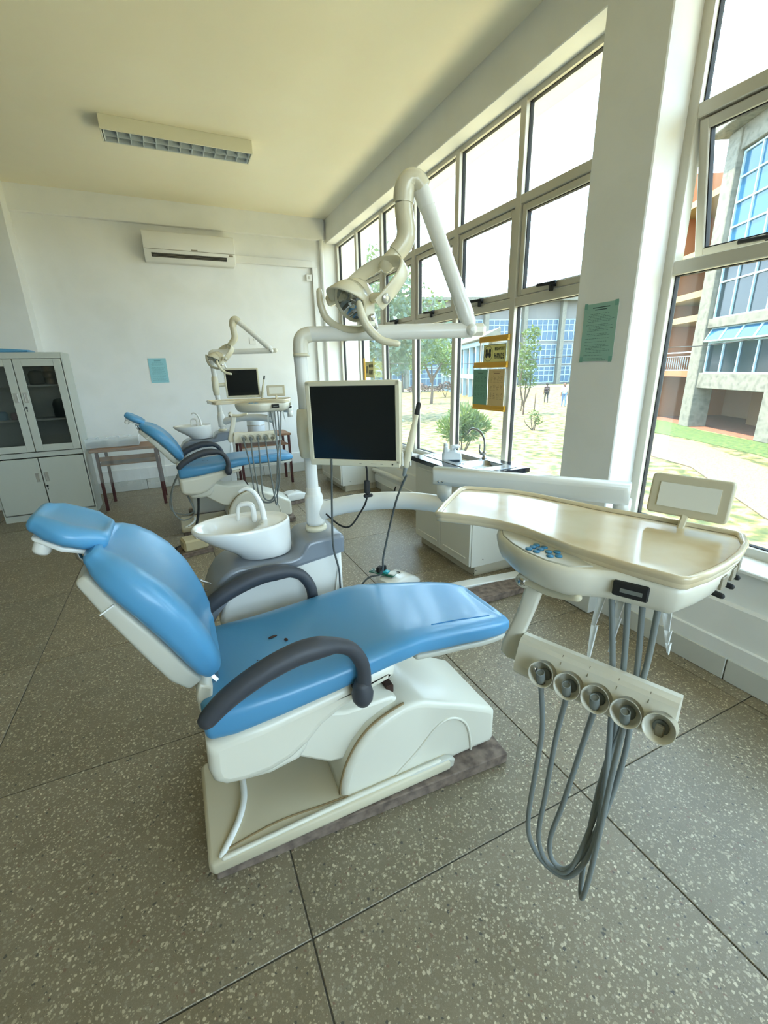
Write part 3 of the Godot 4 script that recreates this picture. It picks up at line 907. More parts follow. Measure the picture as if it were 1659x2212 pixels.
	if lift > 0.0: B.basis = Basis(V(-0.66, 0.75, 0), V(0.75, 0.66, 0), V(0, 0, -1)).orthonormalized()
	B = L * B
	put("backrest", pad([[0.0, 0.034, -0.03, 0.17], [0.025, 0.05, -0.03, 0.19], [0.09, 0.0714, -0.0226, 0.21], [0.18, 0.0873, -0.0147, 0.222], [0.26, 0.0868, -0.0152, 0.22], [0.32, 0.0758, -0.0202, 0.21], [0.365, 0.0601, -0.0239, 0.19], [0.395, 0.0436, -0.0244, 0.165], [0.412, 0.0309, -0.0231, 0.14]], 0.02, 3.8, 0.026).move(B), M.vinyl, t)
	put("back_shell", pad([[0.0, -0.03, -0.08, 0.155], [0.06, -0.0207, -0.0785, 0.186], [0.14, -0.0112, -0.069, 0.2], [0.22, -0.008, -0.0624, 0.2], [0.3, -0.0121, -0.0587, 0.19], [0.385, -0.0229, -0.0583, 0.155]], 0.016, 7.0).move(B), M.shell2, t)
	put("seam", mb().box(V(0.315, -0.038, -0.187), V(0.003, 0.036, 0.006)).move(B), M.tape, t)
	put("back_hinge", mb().box(V(-0.045, -0.04, 0), V(0.12, 0.03, 0.2), 0.008).move(B), M.chrome, t)
	put("hinge_cover", mb().prism(v2([-0.06, 0.53, -0.045, 0.53, -0.02, 0.68, -0.05, 0.7, -0.065, 0.66]), 0.03, 0.16, 0.006, L, 2), M.shell, t)
	# headrest on two chrome rods
	var H := B * Transform3D(Basis(V(0, 0, 1), -0.56 if lift == 0.0 else -0.3), V(0.428, 0.022, 0))
	var hd := put("headrest", pad([[0.0, 0.03, -0.022, 0.085], [0.025, 0.034, -0.026, 0.108], [0.065, 0.032, -0.027, 0.116], [0.105, 0.032, -0.026, 0.106], [0.128, 0.028, -0.022, 0.083]], 0.02, 2.6, 0.012).move(H), M.vinyl, t)
	put("headrest_plate", pad([[0.01, -0.022, -0.036, 0.075], [0.065, -0.024, -0.04, 0.09], [0.12, -0.022, -0.036, 0.075]], 0.01, 5.0).move(H), M.white, hd)
	put("knob", mb().lathe([[0.0, -0.072], [0.016, -0.072], [0.019, -0.066], [0.019, -0.046], [0.012, -0.034], [0.0, -0.034]], 16).move(H * Transform3D(Basis(), V(0.105, 0.006, -0.05))), M.white, hd)
	for z in [-0.035, 0.035]:
		put("headrest_rod", mb().tube(PackedVector3Array([B * V(0.33, -0.045, z), B * V(0.42, -0.045, z), H * V(0.05, -0.03, z)]), 0.007, 10), M.chrome, t)
	# armrests
	for s in [1, -1]:
		var z: float = 0.265 * s
		var ar := put("armrest", mb().tube(line([V(-0.045, 0.667, z), V(0.0, 0.705, z), V(0.06, 0.74, z), V(0.13, 0.768, z), V(0.2, 0.785, z), V(0.25, 0.786, z), V(0.275, 0.783, z), V(0.31, 0.775, z), V(0.35, 0.75, z), V(0.378, 0.70, z), V(0.385, 0.65, z), V(0.38, 0.60, z)], 5), [0.024, 0.028, 0.03, 0.031, 0.032, 0.0315, 0.028, 0.022, 0.021, 0.021, 0.0215, 0.024], 16).move(L), M.arm, t)
		put("boot", mb().lathe([[0.0, -0.05], [0.02, -0.048], [0.031, -0.03], [0.033, -0.008], [0.026, 0.02], [0.021, 0.035], [0.0, 0.035]], 18, Transform3D(Basis(), V(0.378, 0.60, z))).move(L), M.arm, ar)
		put("mount", mb().tube(PackedVector3Array([V(0.378, 0.585, z - 0.06 * s), V(0.378, 0.585, z)]), 0.018, 10).move(L), M.arm, ar)
	return t

func legs(x0: float, top: float, up: float) -> Array:       # leg rest stations beyond the knee
	var o := []
	for q in [[0.60, 0.688, 0.613, 0.224], [0.68, 0.675, 0.597, 0.218], [0.78, 0.66, 0.58, 0.208], [0.87, 0.643, 0.563, 0.2], [0.94, 0.628, 0.553, 0.19], [0.985, 0.615, 0.546, 0.178], [1.0, 0.608, 0.546, 0.168]]:
		if q[0] > x0:
			var d: float = (q[0] - 0.58) * up
			o.append([q[0] + (q[0] - 0.58) * up * 0.12, q[1] + d, q[2] + d, q[3]])
	return o

func seam(up: float) -> Array:
	var o := []
	for q in legs(0.6, 0.6, up):
		if q[0] < 0.96:
			o.append(V(q[0], q[1] - 0.001, q[3] * 0.72))
	return o

func build_chairs() -> void:
	chair_mats()
	make_chair("blue dental chair in the foreground, its white base on a worn board", V(0.45, 0, -1.275), 0.0, 0.0, 0.0)
	make_chair("blue dental chair at the back, farther from the camera, near the long wall", V(0.45, 0, -4.63), 0.0, 0.03, 0.16)

# ------------------------------------------------------------------ the rest of the dental units
func at_(p: Vector3) -> Transform3D:
	return Transform3D(Basis(), -p)

func dup(o: Node3D, label: String, at: Vector3, turn := 0.0) -> Node3D:
	var c: Node3D = o.duplicate()
	c.name = numbered(String(o.name).trim_suffix("_000"))
	add_child(c)
	c.position = at
	c.rotation.y = o.rotation.y + turn
	c.set_meta("label", label)
	return c

func ell(cx: float, y: float, a: float, b: float, z := 0.0, n := 40) -> PackedVector3Array:
	var o := PackedVector3Array()
	for k in n:
		var t := TAU * k / n
		o.append(V(cx + a * cos(t), y, z + b * sin(t)))
	return o

func make_cuspidor(label: String, at: Vector3, board: float) -> Node3D:
	var c := V(0.3, 0, -1.72)
	var t := thing("cuspidor_unit", label, "spittoon unit", at, 0.0, "spittoon units")
	var S := Transform3D(Basis(), V(-0.3, 0, 0))
	if board > 0.0:
		put("plinth_board", mb().box(V(0.3, 0.03 - board, 0), V(0.6, 0.06, 0.3), 0.004).move(S), M.plinth, t)
	put("body", mb().prism(v2([0.54, 0.0, 0.54, 0.82, 0.4, 0.8, 0.3, 0.775, 0.16, 0.75, 0.07, 0.68, 0.035, 0.6, 0.05, 0.3, 0.05, 0.0]), -0.112, 0.112, 0.015, S, 3), M.white, t)
	put("ridge", mb().tube(line([V(0.52, 0.72, 0.113), V(0.5, 0.6, 0.113), V(0.485, 0.4, 0.113), V(0.48, 0.1, 0.113)]), 0.004, 6).move(S), M.white, t)
	var cover := [0.552, 0.785, 0.555, 0.845, 0.55, 0.86, 0.535, 0.868, 0.42, 0.862, 0.4, 0.856, 0.385, 0.84, 0.372, 0.818, 0.355, 0.806, 0.33, 0.8, 0.2, 0.803, 0.13, 0.806, 0.095, 0.798, 0.06, 0.775, 0.03, 0.735, 0.005, 0.68, -0.01, 0.62, 0.015, 0.6, 0.04, 0.635, 0.09, 0.685, 0.16, 0.72, 0.31, 0.752]
	put("cover", mb().prism(v2(cover), -0.122, 0.122, 0.016, S, 4), M.grey_shell, t)
	# the bowl
	var rings := []
	for r in [[0.25, 0.806, 0.104, 0.085], [0.248, 0.815, 0.108, 0.095], [0.238, 0.835, 0.12, 0.106], [0.218, 0.86, 0.139, 0.116], [0.195, 0.89, 0.163, 0.124], [0.18, 0.915, 0.178, 0.129], [0.172, 0.933, 0.187, 0.131], [0.172, 0.942, 0.185, 0.13], [0.172, 0.946, 0.18, 0.127], [0.172, 0.944, 0.175, 0.123]]:
		rings.append(ell(r[0], r[1], r[2], r[3]))
	for i in 15:
		var k := 1.0 - (i + 1) / 15.0
		var rr := PackedVector3Array()
		for q in 40:
			var a := TAU * q / 40
			var x := 0.172 + 0.173 * k * cos(a)
			var z := 0.121 * k * sin(a)
			var e := pow((x - 0.125) / 0.115, 2.0) + pow(z / 0.098, 2.0)
			rr.append(V(x, 0.9385 - 0.085 * pow(maxf(0.0, 1.0 - e), 0.6), z))
		rings.append(rr)
	var bowl := put("bowl", mb().loft(rings, true, false).move(S), M.ceramic, t)
	put("drain", mb().lathe([[0.0, 0.856], [0.014, 0.856], [0.014, 0.86], [0.0, 0.86]], 14).move(Transform3D(Basis(), V(-0.175, 0, 0))), M.chrome, bowl)
	put("spout", mb().tube(line([V(0.225, 0.935, -0.03), V(0.225, 0.985, -0.03), V(0.213, 1.003, -0.036), V(0.185, 1.003, -0.046), V(0.17, 0.988, -0.052), V(0.165, 0.94, -0.055)]), [0.011, 0.011, 0.011, 0.0085, 0.0075], 12).move(S), M.ceramic, t)
	put("spout", mb().tube(line([V(0.262, 0.935, -0.014), V(0.255, 1.0, -0.016), V(0.235, 1.05, -0.023), V(0.207, 1.068, -0.035), V(0.183, 1.058, -0.045)]), [0.012, 0.011, 0.009, 0.0075, 0.0065], 12).move(S), M.ceramic, t)
	for y in [0.75, 0.712]:
		put("hook", mb().tube(line([V(0.035, y - 0.03, 0.03), V(0.0, y - 0.01, 0.03), V(-0.012, y, 0.03), V(-0.018, y + 0.004, 0.06)]), 0.004, 8).move(S), M.chrome, t)
	# the post
	put("post_ring", mb().lathe([[0.0, 0.862], [0.046, 0.862], [0.046, 0.875], [0.042, 0.884], [0.036, 0.886], [0.0, 0.886]], 28).move(Transform3D(Basis(), V(0.17, 0, 0.0))), M.cream, t)
	put("post", mb().tube(PackedVector3Array([V(0.17, 0.88, 0), V(0.16, 1.3, 0.01), V(0.152, 1.585, 0.02)]), 0.0245, 22, 1.0, false), M.white, t)
	return t

func make_swing_arm(label: String, at: Vector3, e: Vector3) -> Node3D:        # e: where the second arm ends, from the foot of the post
	var t := thing("swing_arm", label, "swing arm", at, 0.0, "tray swing arms")
	put("collar", mb().lathe([[0.0255, 0.89], [0.037, 0.89], [0.038, 0.9], [0.038, 1.005], [0.034, 1.02], [0.03, 1.022], [0.03, 1.045], [0.0255, 1.05]], 28, Transform3D(Basis(), V(-0.002, 0, 0.003))), M.white, t)
	put("curved_arm", mb().tube(line([V(0.02, 0.94, 0.01), V(0.08, 0.96, 0.04), V(0.14, 0.972, 0.067), V(0.26, 0.983, 0.124), V(0.38, 0.977, 0.178), V(0.47, 0.962, 0.22), V(0.5, 0.952, 0.235)]), 0.033, 20, 1.12), M.white, t)
	var p := V(0.49, 0, 0.23)
	put("pivot", mb().lathe([[0.0, 0.98], [0.03, 0.98], [0.03, 1.05], [0.0, 1.05]], 20, Transform3D(Basis(), p)), M.white, t)
	var d := (e - p); d.y = 0
	var l := d.length()
	var x := d / l
	var f := Transform3D(Basis(x, V(0, 1, 0), x.cross(Vector3.UP)), p + V(0, 1.083, 0))
	var arm := mb()
	arm.prism(v2([-0.045, -0.037, -0.045, 0.034, l + 0.02, 0.034, l + 0.02, -0.042]), -0.034, 0.034, 0.02, Transform3D(), 4).move(f)
	var a := put("spring_arm", arm, M.white, t)
	for s in [0.0, 0.018]:
		put("screw", mb().lathe([[0.0, -0.002], [0.0045, -0.002], [0.004, 0.003], [0.0, 0.003]], 12, Transform3D(Basis(V(1, 0, 0), PI / 2), V(s - 0.012, -0.018, 0.036))).move(f), M.chrome, a)
	put("tray_pivot", mb().lathe([[0.0, 1.0], [0.028, 1.0], [0.028, 1.06], [0.0, 1.06]], 20, Transform3D(Basis(), V(e.x, 0, e.z))), M.white, t)
	return t

func make_lamp(label: String, at: Vector3, de: Vector3) -> Node3D:      # coordinates from the foot of the post (0.46, 0, -1.7)
	var t := thing("operating_lamp", label, "dental lamp", at, 0.0, "dental lamps on their arms")
	var o := V(0.46, 0, -1.7)
	var S := at_(o)
	put("elbow", mb().tube(line([V(0.452, 1.56, -1.68), V(0.453, 1.6, -1.68), V(0.463, 1.622, -1.678), V(0.489, 1.631, -1.672)]), 0.0275, 20, 1.0, false).move(S), M.shell, t)
	put("ring", mb().lathe([[0.024, 1.555], [0.0295, 1.555], [0.0295, 1.565], [0.024, 1.565]], 24, Transform3D(Basis(), V(0.452, 0, -1.68))).move(S), M.cream, t)
	put("fixed_arm", mb().tube(PackedVector3Array([V(0.485, 1.631, -1.673), V(0.75, 1.631, -1.56), V(1.035, 1.632, -1.44)]), 0.0262, 22, 1.0, false).move(S), M.white, t)
	put("joint", mb().box(V(0, 0, 0), V(0.075, 0.042, 0.046), 0.012).move(Transform3D(Basis(Vector3.UP, -0.43), V(1.045, 1.633, -1.434))).move(S), M.shell, t)
	var e := V(0.856, 2.092, -1.519) + de
	var j := V(1.03, 1.636, -1.439)
	var u := (e - j).normalized()
	put("spring_arm", mb().tube(PackedVector3Array([j + u * 0.02, j + u * 0.06, e]), 0.0265, 22, 1.0).move(S), M.white, t)
	put("cuff", mb().tube(PackedVector3Array([j + u * 0.045, j + u * 0.09]), 0.0285, 22, 1.0, false).move(S), M.white, t)
	put("knuckle", mb().tube(PackedVector3Array([j + V(-0.012, -0.004, 0.022), j + V(0.012, -0.004, -0.025)]), 0.02, 18).move(S), M.white, t)
	put("cuff", mb().tube(PackedVector3Array([e - u * 0.075, e - u * 0.02]), 0.0285, 22, 1.0, false).move(S), M.white, t)
	var D := S * Transform3D(Basis(), de)
	put("neck", mb().tube(line([V(0.868, 2.075, -1.512), V(0.848, 2.098, -1.522), V(0.826, 2.098, -1.532), V(0.812, 2.075, -1.538), V(0.808, 2.035, -1.54)]), [0.03, 0.035, 0.036, 0.036, 0.035], 20, 1.0, false).move(D), M.cream, t)
	put("neck_pipe", mb().tube(line([V(0.808, 2.035, -1.54), V(0.812, 1.99, -1.539), V(0.816, 1.95, -1.537), V(0.808, 1.918, -1.54), V(0.782, 1.886, -1.55)]), [0.031, 0.032, 0.033, 0.033, 0.031], 20, 1.0, false).move(D), M.cream, t)
	put("neck_end", mb().tube(PackedVector3Array([V(0.79, 1.895, -1.547), V(0.748, 1.85, -1.562)]), 0.027, 20).move(D), M.cream, t)
	# the fork: a flat band from one pivot over the neck to the other
	var yn := V(0.690, 1.728, -1.455); var yf := V(0.606, 1.757, -1.664)
	var yc := (yn + yf) / 2
	var yb := V(0.757, 1.856, -1.525) - yc
	var yk := PackedVector3Array()
	for i in 27:
		var q := deg_to_rad(lerpf(-8, 188, i / 26.0))
		yk.append(yc + (yn - yc) * (signf(cos(q)) * pow(absf(cos(q)), 0.75)) + yb * (signf(sin(q)) * pow(absf(sin(q)), 0.85)))
	var band := mb()
	var rings := []
	for i in yk.size():
		var p := yk[i]
		var tg := (yk[mini(i + 1, yk.size() - 1)] - yk[maxi(i - 1, 0)]).normalized()
		var out := (p - yc - yb * 0.3)
		out = (out - tg * out.dot(tg)).normalized()
		var w := tg.cross(out).normalized() * 0.025
		var h := out * 0.0055
		rings.append(PackedVector3Array([p + w * 0.8 + h, p + w + h * 0.3, p + w - h * 0.3, p + w * 0.8 - h, p - w * 0.8 - h, p - w - h * 0.3, p - w + h * 0.3, p - w * 0.8 + h]))
	put("fork", band.loft(rings).move(D), M.cream, t)
	# head: axis looks down to the left; built along +z of its own frame
	var ax := V(-0.80, -0.50, 0.33).normalized()
	var side := V(0.45, -0.12, 1.0)
	side = (side - ax * side.dot(ax)).normalized()
	var H := D * Transform3D(Basis(side, ax.cross(side), ax), V(0.625, 1.738, -1.562))
	var R := Transform3D(Basis(V(1, 0, 0), PI / 2), Vector3.ZERO)
	var hd := put("lamp_head", mb().lathe([[0.0, -0.06], [0.03, -0.058], [0.05, -0.045], [0.063, -0.02], [0.066, 0.015], [0.069, 0.03], [0.064, 0.032], [0.058, 0.02], [0.058, 0.008]], 32, H * R), M.cream, t)
	put("reflector", mb().lathe([[0.0585, 0.024], [0.055, -0.005], [0.044, -0.028], [0.026, -0.042], [0.0, -0.047], [0.0, -0.049], [0.027, -0.044], [0.045, -0.03], [0.0565, -0.006], [0.06, 0.024]], 32, H * R), M.mirror, hd)
	var vis := []
	for i in 15:
		var a := deg_to_rad(lerpf(8, 172, i / 14.0))
		var r0 := 0.068; var zz := 0.03 + 0.05 * sin(a)
		var c := V(cos(a), sin(a), 0)
		vis.append(PackedVector3Array([H * (c * r0 + V(0, 0, 0.0)), H * (c * (r0 + 0.006) + V(0, 0, 0.02)), H * (c * (r0 + 0.010) + V(0, 0, zz)), H * (c * (r0 + 0.004) + V(0, 0, zz + 0.003)), H * (c * (r0 - 0.003) + V(0, 0, 0.02))]))
	put("visor", mb().loft(vis), M.cream, hd)
	put("pivot", mb().tube(PackedVector3Array([yn.lerp(yc, 0.45), yn.lerp(yc, 0.02)]), 0.017, 18).move(D), M.cream, t)
	put("pivot_cap", mb().lathe([[0.0, 0.0], [0.0175, 0.0], [0.0165, 0.006], [0.0, 0.007]], 20, Transform3D(Basis(Quaternion(Vector3.UP, (yn - yc).normalized())), yn + (yn - yc).normalized() * 0.004)).move(D), M.alu_bright, t)
	put("pivot", mb().tube(PackedVector3Array([V(0.60, 1.753, -1.61), V(0.606, 1.757, -1.668)]), 0.018, 18).move(D), M.cream, t)
	# bracket below, its screw, and two curved grips
	put("bracket", mb().bar(V(0.655, 1.728, -1.515), V(0.648, 1.645, -1.503), 0.052, 0.02, 0.004, V(0.4, 0, 0.9)).move(D), M.cream, t)
	put("screw", mb().lathe([[0.0, 0.0], [0.0115, 0.0], [0.0115, 0.009], [0.009, 0.012], [0.0, 0.012]], 16, Transform3D(Basis(Quaternion(Vector3.UP, V(0.2, -0.1, 0.97).normalized())), V(0.655, 1.672, -1.492))).move(D), M.chrome, t)
	put("knob", mb().tube(PackedVector3Array([V(0.676, 1.69, -1.535), V(0.69, 1.645, -1.53)]), [0.012, 0.009], 12).move(D), M.alu_bright, t)
	put("grip", mb().tube(line([V(0.527, 1.772, -1.651), V(0.529, 1.728, -1.65), V(0.546, 1.682, -1.643), V(0.583, 1.65, -1.615), V(0.63, 1.638, -1.56), V(0.652, 1.645, -1.51)]), [0.0105, 0.0125, 0.013, 0.0125, 0.011, 0.0105], 14).move(D), M.cream, t)
	put("grip", mb().tube(line([V(0.606, 1.712, -1.478), V(0.615, 1.67, -1.473), V(0.638, 1.628, -1.464), V(0.673, 1.597, -1.448), V(0.722, 1.584, -1.426)]), [0.0105, 0.014, 0.0145, 0.013, 0.0105], 14).move(D), M.cream, t)
	put("strut", mb().bar(V(0.55, 1.735, -1.64), V(0.605, 1.758, -1.605), 0.03, 0.036, 0.006).move(D), M.cream, t)
	return t

func make_monitor(label: String, c: Vector3, yaw: float, post: Vector3) -> Node3D:
	var t := thing("monitor", label, "monitor", c, yaw, "monitors on the dental units")
	var w := 0.352; var h := 0.303
	var fr := mb()
	fr.prism(round_rect(w, h, 0.012), -0.03, 0.0, 0.006, Transform3D(), 3)
	put("housing", fr, M.cream, t)
	put("back_cover", mb().prism(round_rect(0.25, 0.2, 0.03), -0.062, -0.028, 0.012, Transform3D(), 2), M.cream, t)
	var bz := mb()
	for s in [-1, 1]:
		bz.box(V(s * (w / 2 - 0.0095), 0.006, 0.002), V(0.017, h - 0.016, 0.006), 0.0025)
	bz.box(V(0, h / 2 - 0.0095, 0.002), V(w - 0.006, 0.017, 0.006), 0.0025)
	bz.box(V(0, -h / 2 + 0.013, 0.002), V(w - 0.006, 0.024, 0.006), 0.0025)
	put("bezel", bz, M.cream, t)
	put("screen", mb().box(V(0, 0.0045, 0.0006), V(w - 0.036, h - 0.042, 0.002)), M.screen, t)
	put("button", mb().lathe([[0.0, 0.0], [0.003, 0.0], [0.003, 0.0015], [0.0, 0.0015]], 10, Transform3D(Basis(V(1, 0, 0), PI / 2), V(w / 2 - 0.03, -h / 2 + 0.012, 0.005))), M.rubber, t)
	for k in [[-0.005, 0.012], [0.045, 0.03], [0.075, 0.014]]:
		put("button_mark", mb().box(V(k[0] + 0.03, -h / 2 + 0.012, 0.0052), V(k[1] * 0.7, 0.0014, 0.0006)), M.rubber, t)
	var inv := t.transform.affine_inverse()
	var q := inv * post
	put("clamp", mb().lathe([[0.026, -0.1], [0.03, -0.095], [0.035, -0.05], [0.0365, 0.0], [0.035, 0.05], [0.03, 0.085], [0.026, 0.09]], 24, Transform3D(Basis(), q)), M.cream, t)
	put("bracket", mb().tube(line([q, q.lerp(V(-0.03, 0, -0.06), 0.5), V(-0.03, 0, -0.055)]), 0.02, 14), M.cream, t)
	return t

func round_rect(w: float, h: float, r: float) -> PackedVector2Array:
	var o := PackedVector2Array()
	for c in [[1, 1, 0], [-1, 1, 90], [-1, -1, 180], [1, -1, 270]]:
		for p in arc2(Vector2(c[0] * (w / 2 - r), c[1] * (h / 2 - r)), r, r, c[2], c[2] + 90, 5):
			o.append(p)
	return o

func make_wand(label: String, at: Vector3, turn: float) -> Node3D:      # camera wand in its holder; origin at the holder
	var t := thing("camera_wand", label, "dental camera", at, turn, "dental camera wands")
	var a := V(-0.012, -0.03, 0.012); var b := V(0.034, 0.185, 0.012)
	put("wand", mb().tube(line([a, a.lerp(b, 0.25), a.lerp(b, 0.5), a.lerp(b, 0.75), a.lerp(b, 0.86)]), [0.012, 0.0135, 0.0125, 0.0085, 0.0075], 14), M.cream, t)
	put("lens_tip", mb().tube(PackedVector3Array([a.lerp(b, 0.84), b]), 0.0082, 12), M.rubber, t)
	put("strain_relief", mb().tube(PackedVector3Array([a.lerp(b, -0.16), a]), [0.006, 0.009], 12), M.hose, t)
	put("holder", mb().box(V(-0.012, 0.0, -0.006), V(0.03, 0.05, 0.008), 0.003).box(V(-0.024, -0.004, 0.008), V(0.006, 0.05, 0.03), 0.002).box(V(0.01, 0.014, 0.008), V(0.006, 0.016, 0.03), 0.002).box(V(0.004, -0.02, 0.008), V(0.006, 0.016, 0.03), 0.002).box(V(-0.035, -0.004, -0.012), V(0.05, 0.018, 0.01), 0.003), M.white, t)
	return t

func make_foot_control(label: String, at: Vector3, turn: float) -> Node3D:
	var t := thing("foot_control", label, "foot pedal", at, turn, "foot pedals of the dental units")
	put("board", mb().box(V(0, 0.02, 0), V(0.25, 0.04, 0.17), 0.004), M.plinth, t)
	var rings := []
	for s in [[-0.14, 0.13, 0.072], [-0.1, 0.142, 0.085], [-0.03, 0.146, 0.09], [0.04, 0.138, 0.09], [0.1, 0.11, 0.084], [0.15, 0.07, 0.066], [0.165, 0.052, 0.05]]:
		rings.append(pad_ring([s[0], s[1], 0.04, s[2]], 0, 0, 4.5, 0, 28))
	put("cover", mb().loft(rings), M.white, t)
	put("pedal_ring", mb().lathe([[0.018, 0.0], [0.026, 0.0], [0.024, 0.0025], [0.018, 0.003]], 24, Transform3D(Basis(), V(0.0, 0.1435, -0.01))), M.white, t)
	put("pedal_mark", mb().lathe([[0.0115, 0.0], [0.0145, 0.0], [0.0145, 0.003], [0.0115, 0.003]], 24, Transform3D(Basis(), V(0.0, 0.1435, -0.01))), M.rubber, t)
	return t

func make_tray(label: String, hx: Vector3) -> Node3D:
	var c := V(0.95, 1.0, -0.8)
	var t := thing("instrument_tray", label, "instrument tray", c, 0.0, "instrument trays")
	var S := at_(c)
	var YX := Transform3D(Basis(V(1, 0, 0), V(0, 0, 1), V(0, -1, 0)), Vector3.ZERO)       # (x, z, -height)
	var out := [0.648, -1.048, 0.72, -1.118, 0.80, -1.19, 0.862, -1.242, 0.886, -1.25, 0.905, -1.242, 0.95, -1.195, 1.005, -1.13, 1.04, -1.05, 1.067, -0.96, 1.095, -0.86, 1.15, -0.725, 1.205, -0.575, 1.212, -0.552, 1.203, -0.535, 1.15, -0.50, 1.076, -0.476, 1.0, -0.46, 0.93, -0.452, 0.862, -0.452, 0.848, -0.46, 0.84, -0.48, 0.812, -0.56, 0.79, -0.67, 0.783, -0.76, 0.778, -0.83, 0.757, -0.9, 0.72, -0.96, 0.66, -1.03]
	var m := mb()
	var p := v2(out)
	m.prism(p, -1.092, -1.072, 0.006, YX, 3)
	var rings := []
	for r in [[0.0, -1.085], [-0.003, -1.094], [-0.002, -1.101], [0.004, -1.103], [0.009, -1.1], [0.0115, -1.093]]:
		rings.append(m.lay(m.inset(p, r[0]), r[1], YX))
	m.loft(rings, false, false)
	put("tray", m.move(S), M.tray, t)
	# body below
	var body := [0.80, -0.93, 0.758, -0.905, 0.727, -0.86, 0.708, -0.80, 0.70, -0.74, 0.705, -0.68, 0.725, -0.625, 0.765, -0.595, 0.793, -0.575, 0.818, -0.53, 0.84, -0.486, 0.852, -0.466, 0.868, -0.458, 0.93, -0.459, 1.0, -0.467, 1.076, -0.483, 1.15, -0.508, 1.19, -0.537, 1.195, -0.56, 1.14, -0.71, 1.075, -0.87, 1.0, -0.95, 0.9, -0.97]
	rings = []
	for r in [[0.01, -1.075], [0.003, -1.07], [0.0, -1.058], [0.001, -1.045], [0.005, -1.03], [0.012, -1.015], [0.024, -1.002], [0.04, -0.994], [0.06, -0.99]]:
		rings.append(m.lay(m.inset(v2(body), r[0]), r[1], YX))
	put("tray_body", mb().loft(rings, true, true).move(S), M.shell, t)
	var fp := [0.79, -0.90, 0.765, -0.895, 0.737, -0.855, 0.72, -0.80, 0.713, -0.74, 0.718, -0.685, 0.737, -0.635, 0.785, -0.61, 0.80, -0.70, 0.80, -0.82]
	var pn := put("control_panel", mb().prism(v2(fp), -1.078, -1.07, 0.002, YX).move(S), M.shell2, t)
	for b in [[0.760, -0.757], [0.765, -0.737], [0.744, -0.752], [0.749, -0.733], [0.727, -0.748], [0.732, -0.728], [0.755, -0.712], [0.771, -0.702], [0.74, -0.693], [0.757, -0.683]]:
		put("button", mb().lathe([[0.0, 1.078], [0.0088, 1.078], [0.008, 1.081], [0.0, 1.0815]], 16, Transform3D(Basis(), V(b[0], 0, b[1]))).move(S), M.button, pn)
	# viewing window on the near side, square switches and knobs on the short side
	var F := Transform3D(Basis(V(0.45, 0, 0.893), V(0.0, 1, 0), V(-0.893, 0, 0.45)).orthonormalized(), V(0.812, 1.045, -0.535))
	var vw := put("display", mb().box(V(0, 0, 0), V(0.068, 0.034, 0.012), 0.003).move(F).move(S), M.rubber, t)
	put("display_text", mb().box(V(0.002, -0.001, 0.0065), V(0.042, 0.009, 0.001)).move(F).move(S), M.lcd, vw)
	for k in 3:
		var q: Vector3 = [V(1.02, 1.045, -0.4705), V(1.085, 1.045, -0.4855), V(1.145, 1.045, -0.5055)][k]
		put("switch", mb().box(V(0, 0, 0), V(0.032, 0.028, 0.006), 0.001).move(Transform3D(Basis(Vector3.UP, [0.18, 0.26, 0.32][k]), q)).move(S), M.switch, t)
		put("knob", mb().tube(PackedVector3Array([q + V(-0.003, -0.03, -0.014), q + V(-0.001, -0.032, 0.004)]), 0.0065, 12).move(S), M.rubber, t)
	# small x-ray viewer standing at the far edge
	var X := Transform3D(Basis(Vector3.UP, -1.25) * Basis(V(1, 0, 0), -0.16), V(1.153, 1.172, -0.65))
	var xv := put("film_viewer", mb().prism(round_rect(0.178, 0.105, 0.01), -0.026, 0.0, 0.005, X, 3).move(S), M.frame, t)
	put("viewer_panel", mb().box(V(0, 0.0, 0.001), V(0.132, 0.062, 0.003)).move(X).move(S), M.panel, xv)
	put("viewer_foot", mb().bar(V(0, -0.045, -0.013), V(-0.005, -0.09, -0.012), 0.03, 0.016, 0.003).move(X).move(S), M.cream, xv)
	# handle, down arm, holder
	var T := S
	S = Transform3D(Basis(), hx) * T
	var hp := V(0.738, 0.985, -0.775)
	put("handle", mb().tube(line([hp + V(0.0, 0, 0.012), hp + V(0.006, 0.0, 0.03), hp + V(0.014, -0.003, 0.07), hp + V(0.022, 0.002, 0.11), hp + V(0.028, 0.012, 0.15)]), [0.014, 0.013, 0.0125, 0.012, 0.0105], 14).move(S), M.cream, t)
	put("handle_boss", mb().tube(PackedVector3Array([hp + V(0.05, 0.012, -0.014), hp + V(-0.008, 0, 0.012)]), 0.019, 20, 1.0, false).move(S), M.shell, t)
	put("bolt", mb().lathe([[0.0, 0.0], [0.0125, 0.0], [0.0125, 0.004], [0.009, 0.005], [0.009, 0.009], [0.0, 0.009]], 6, Transform3D(Basis(Quaternion(Vector3.UP, V(-0.9, -0.15, 0.4).normalized())), hp + V(-0.0085, 0, 0.0122))).move(S), M.chrome, t)
	put("boss_face", mb().lathe([[0.0, 0.0], [0.0195, 0.0], [0.018, 0.004], [0.0, 0.004]], 20, Transform3D(Basis(Quaternion(Vector3.UP, V(-0.9, -0.15, 0.4).normalized())), hp + V(-0.0075, 0, 0.0118))).move(S), M.shell, t)
	var da := []
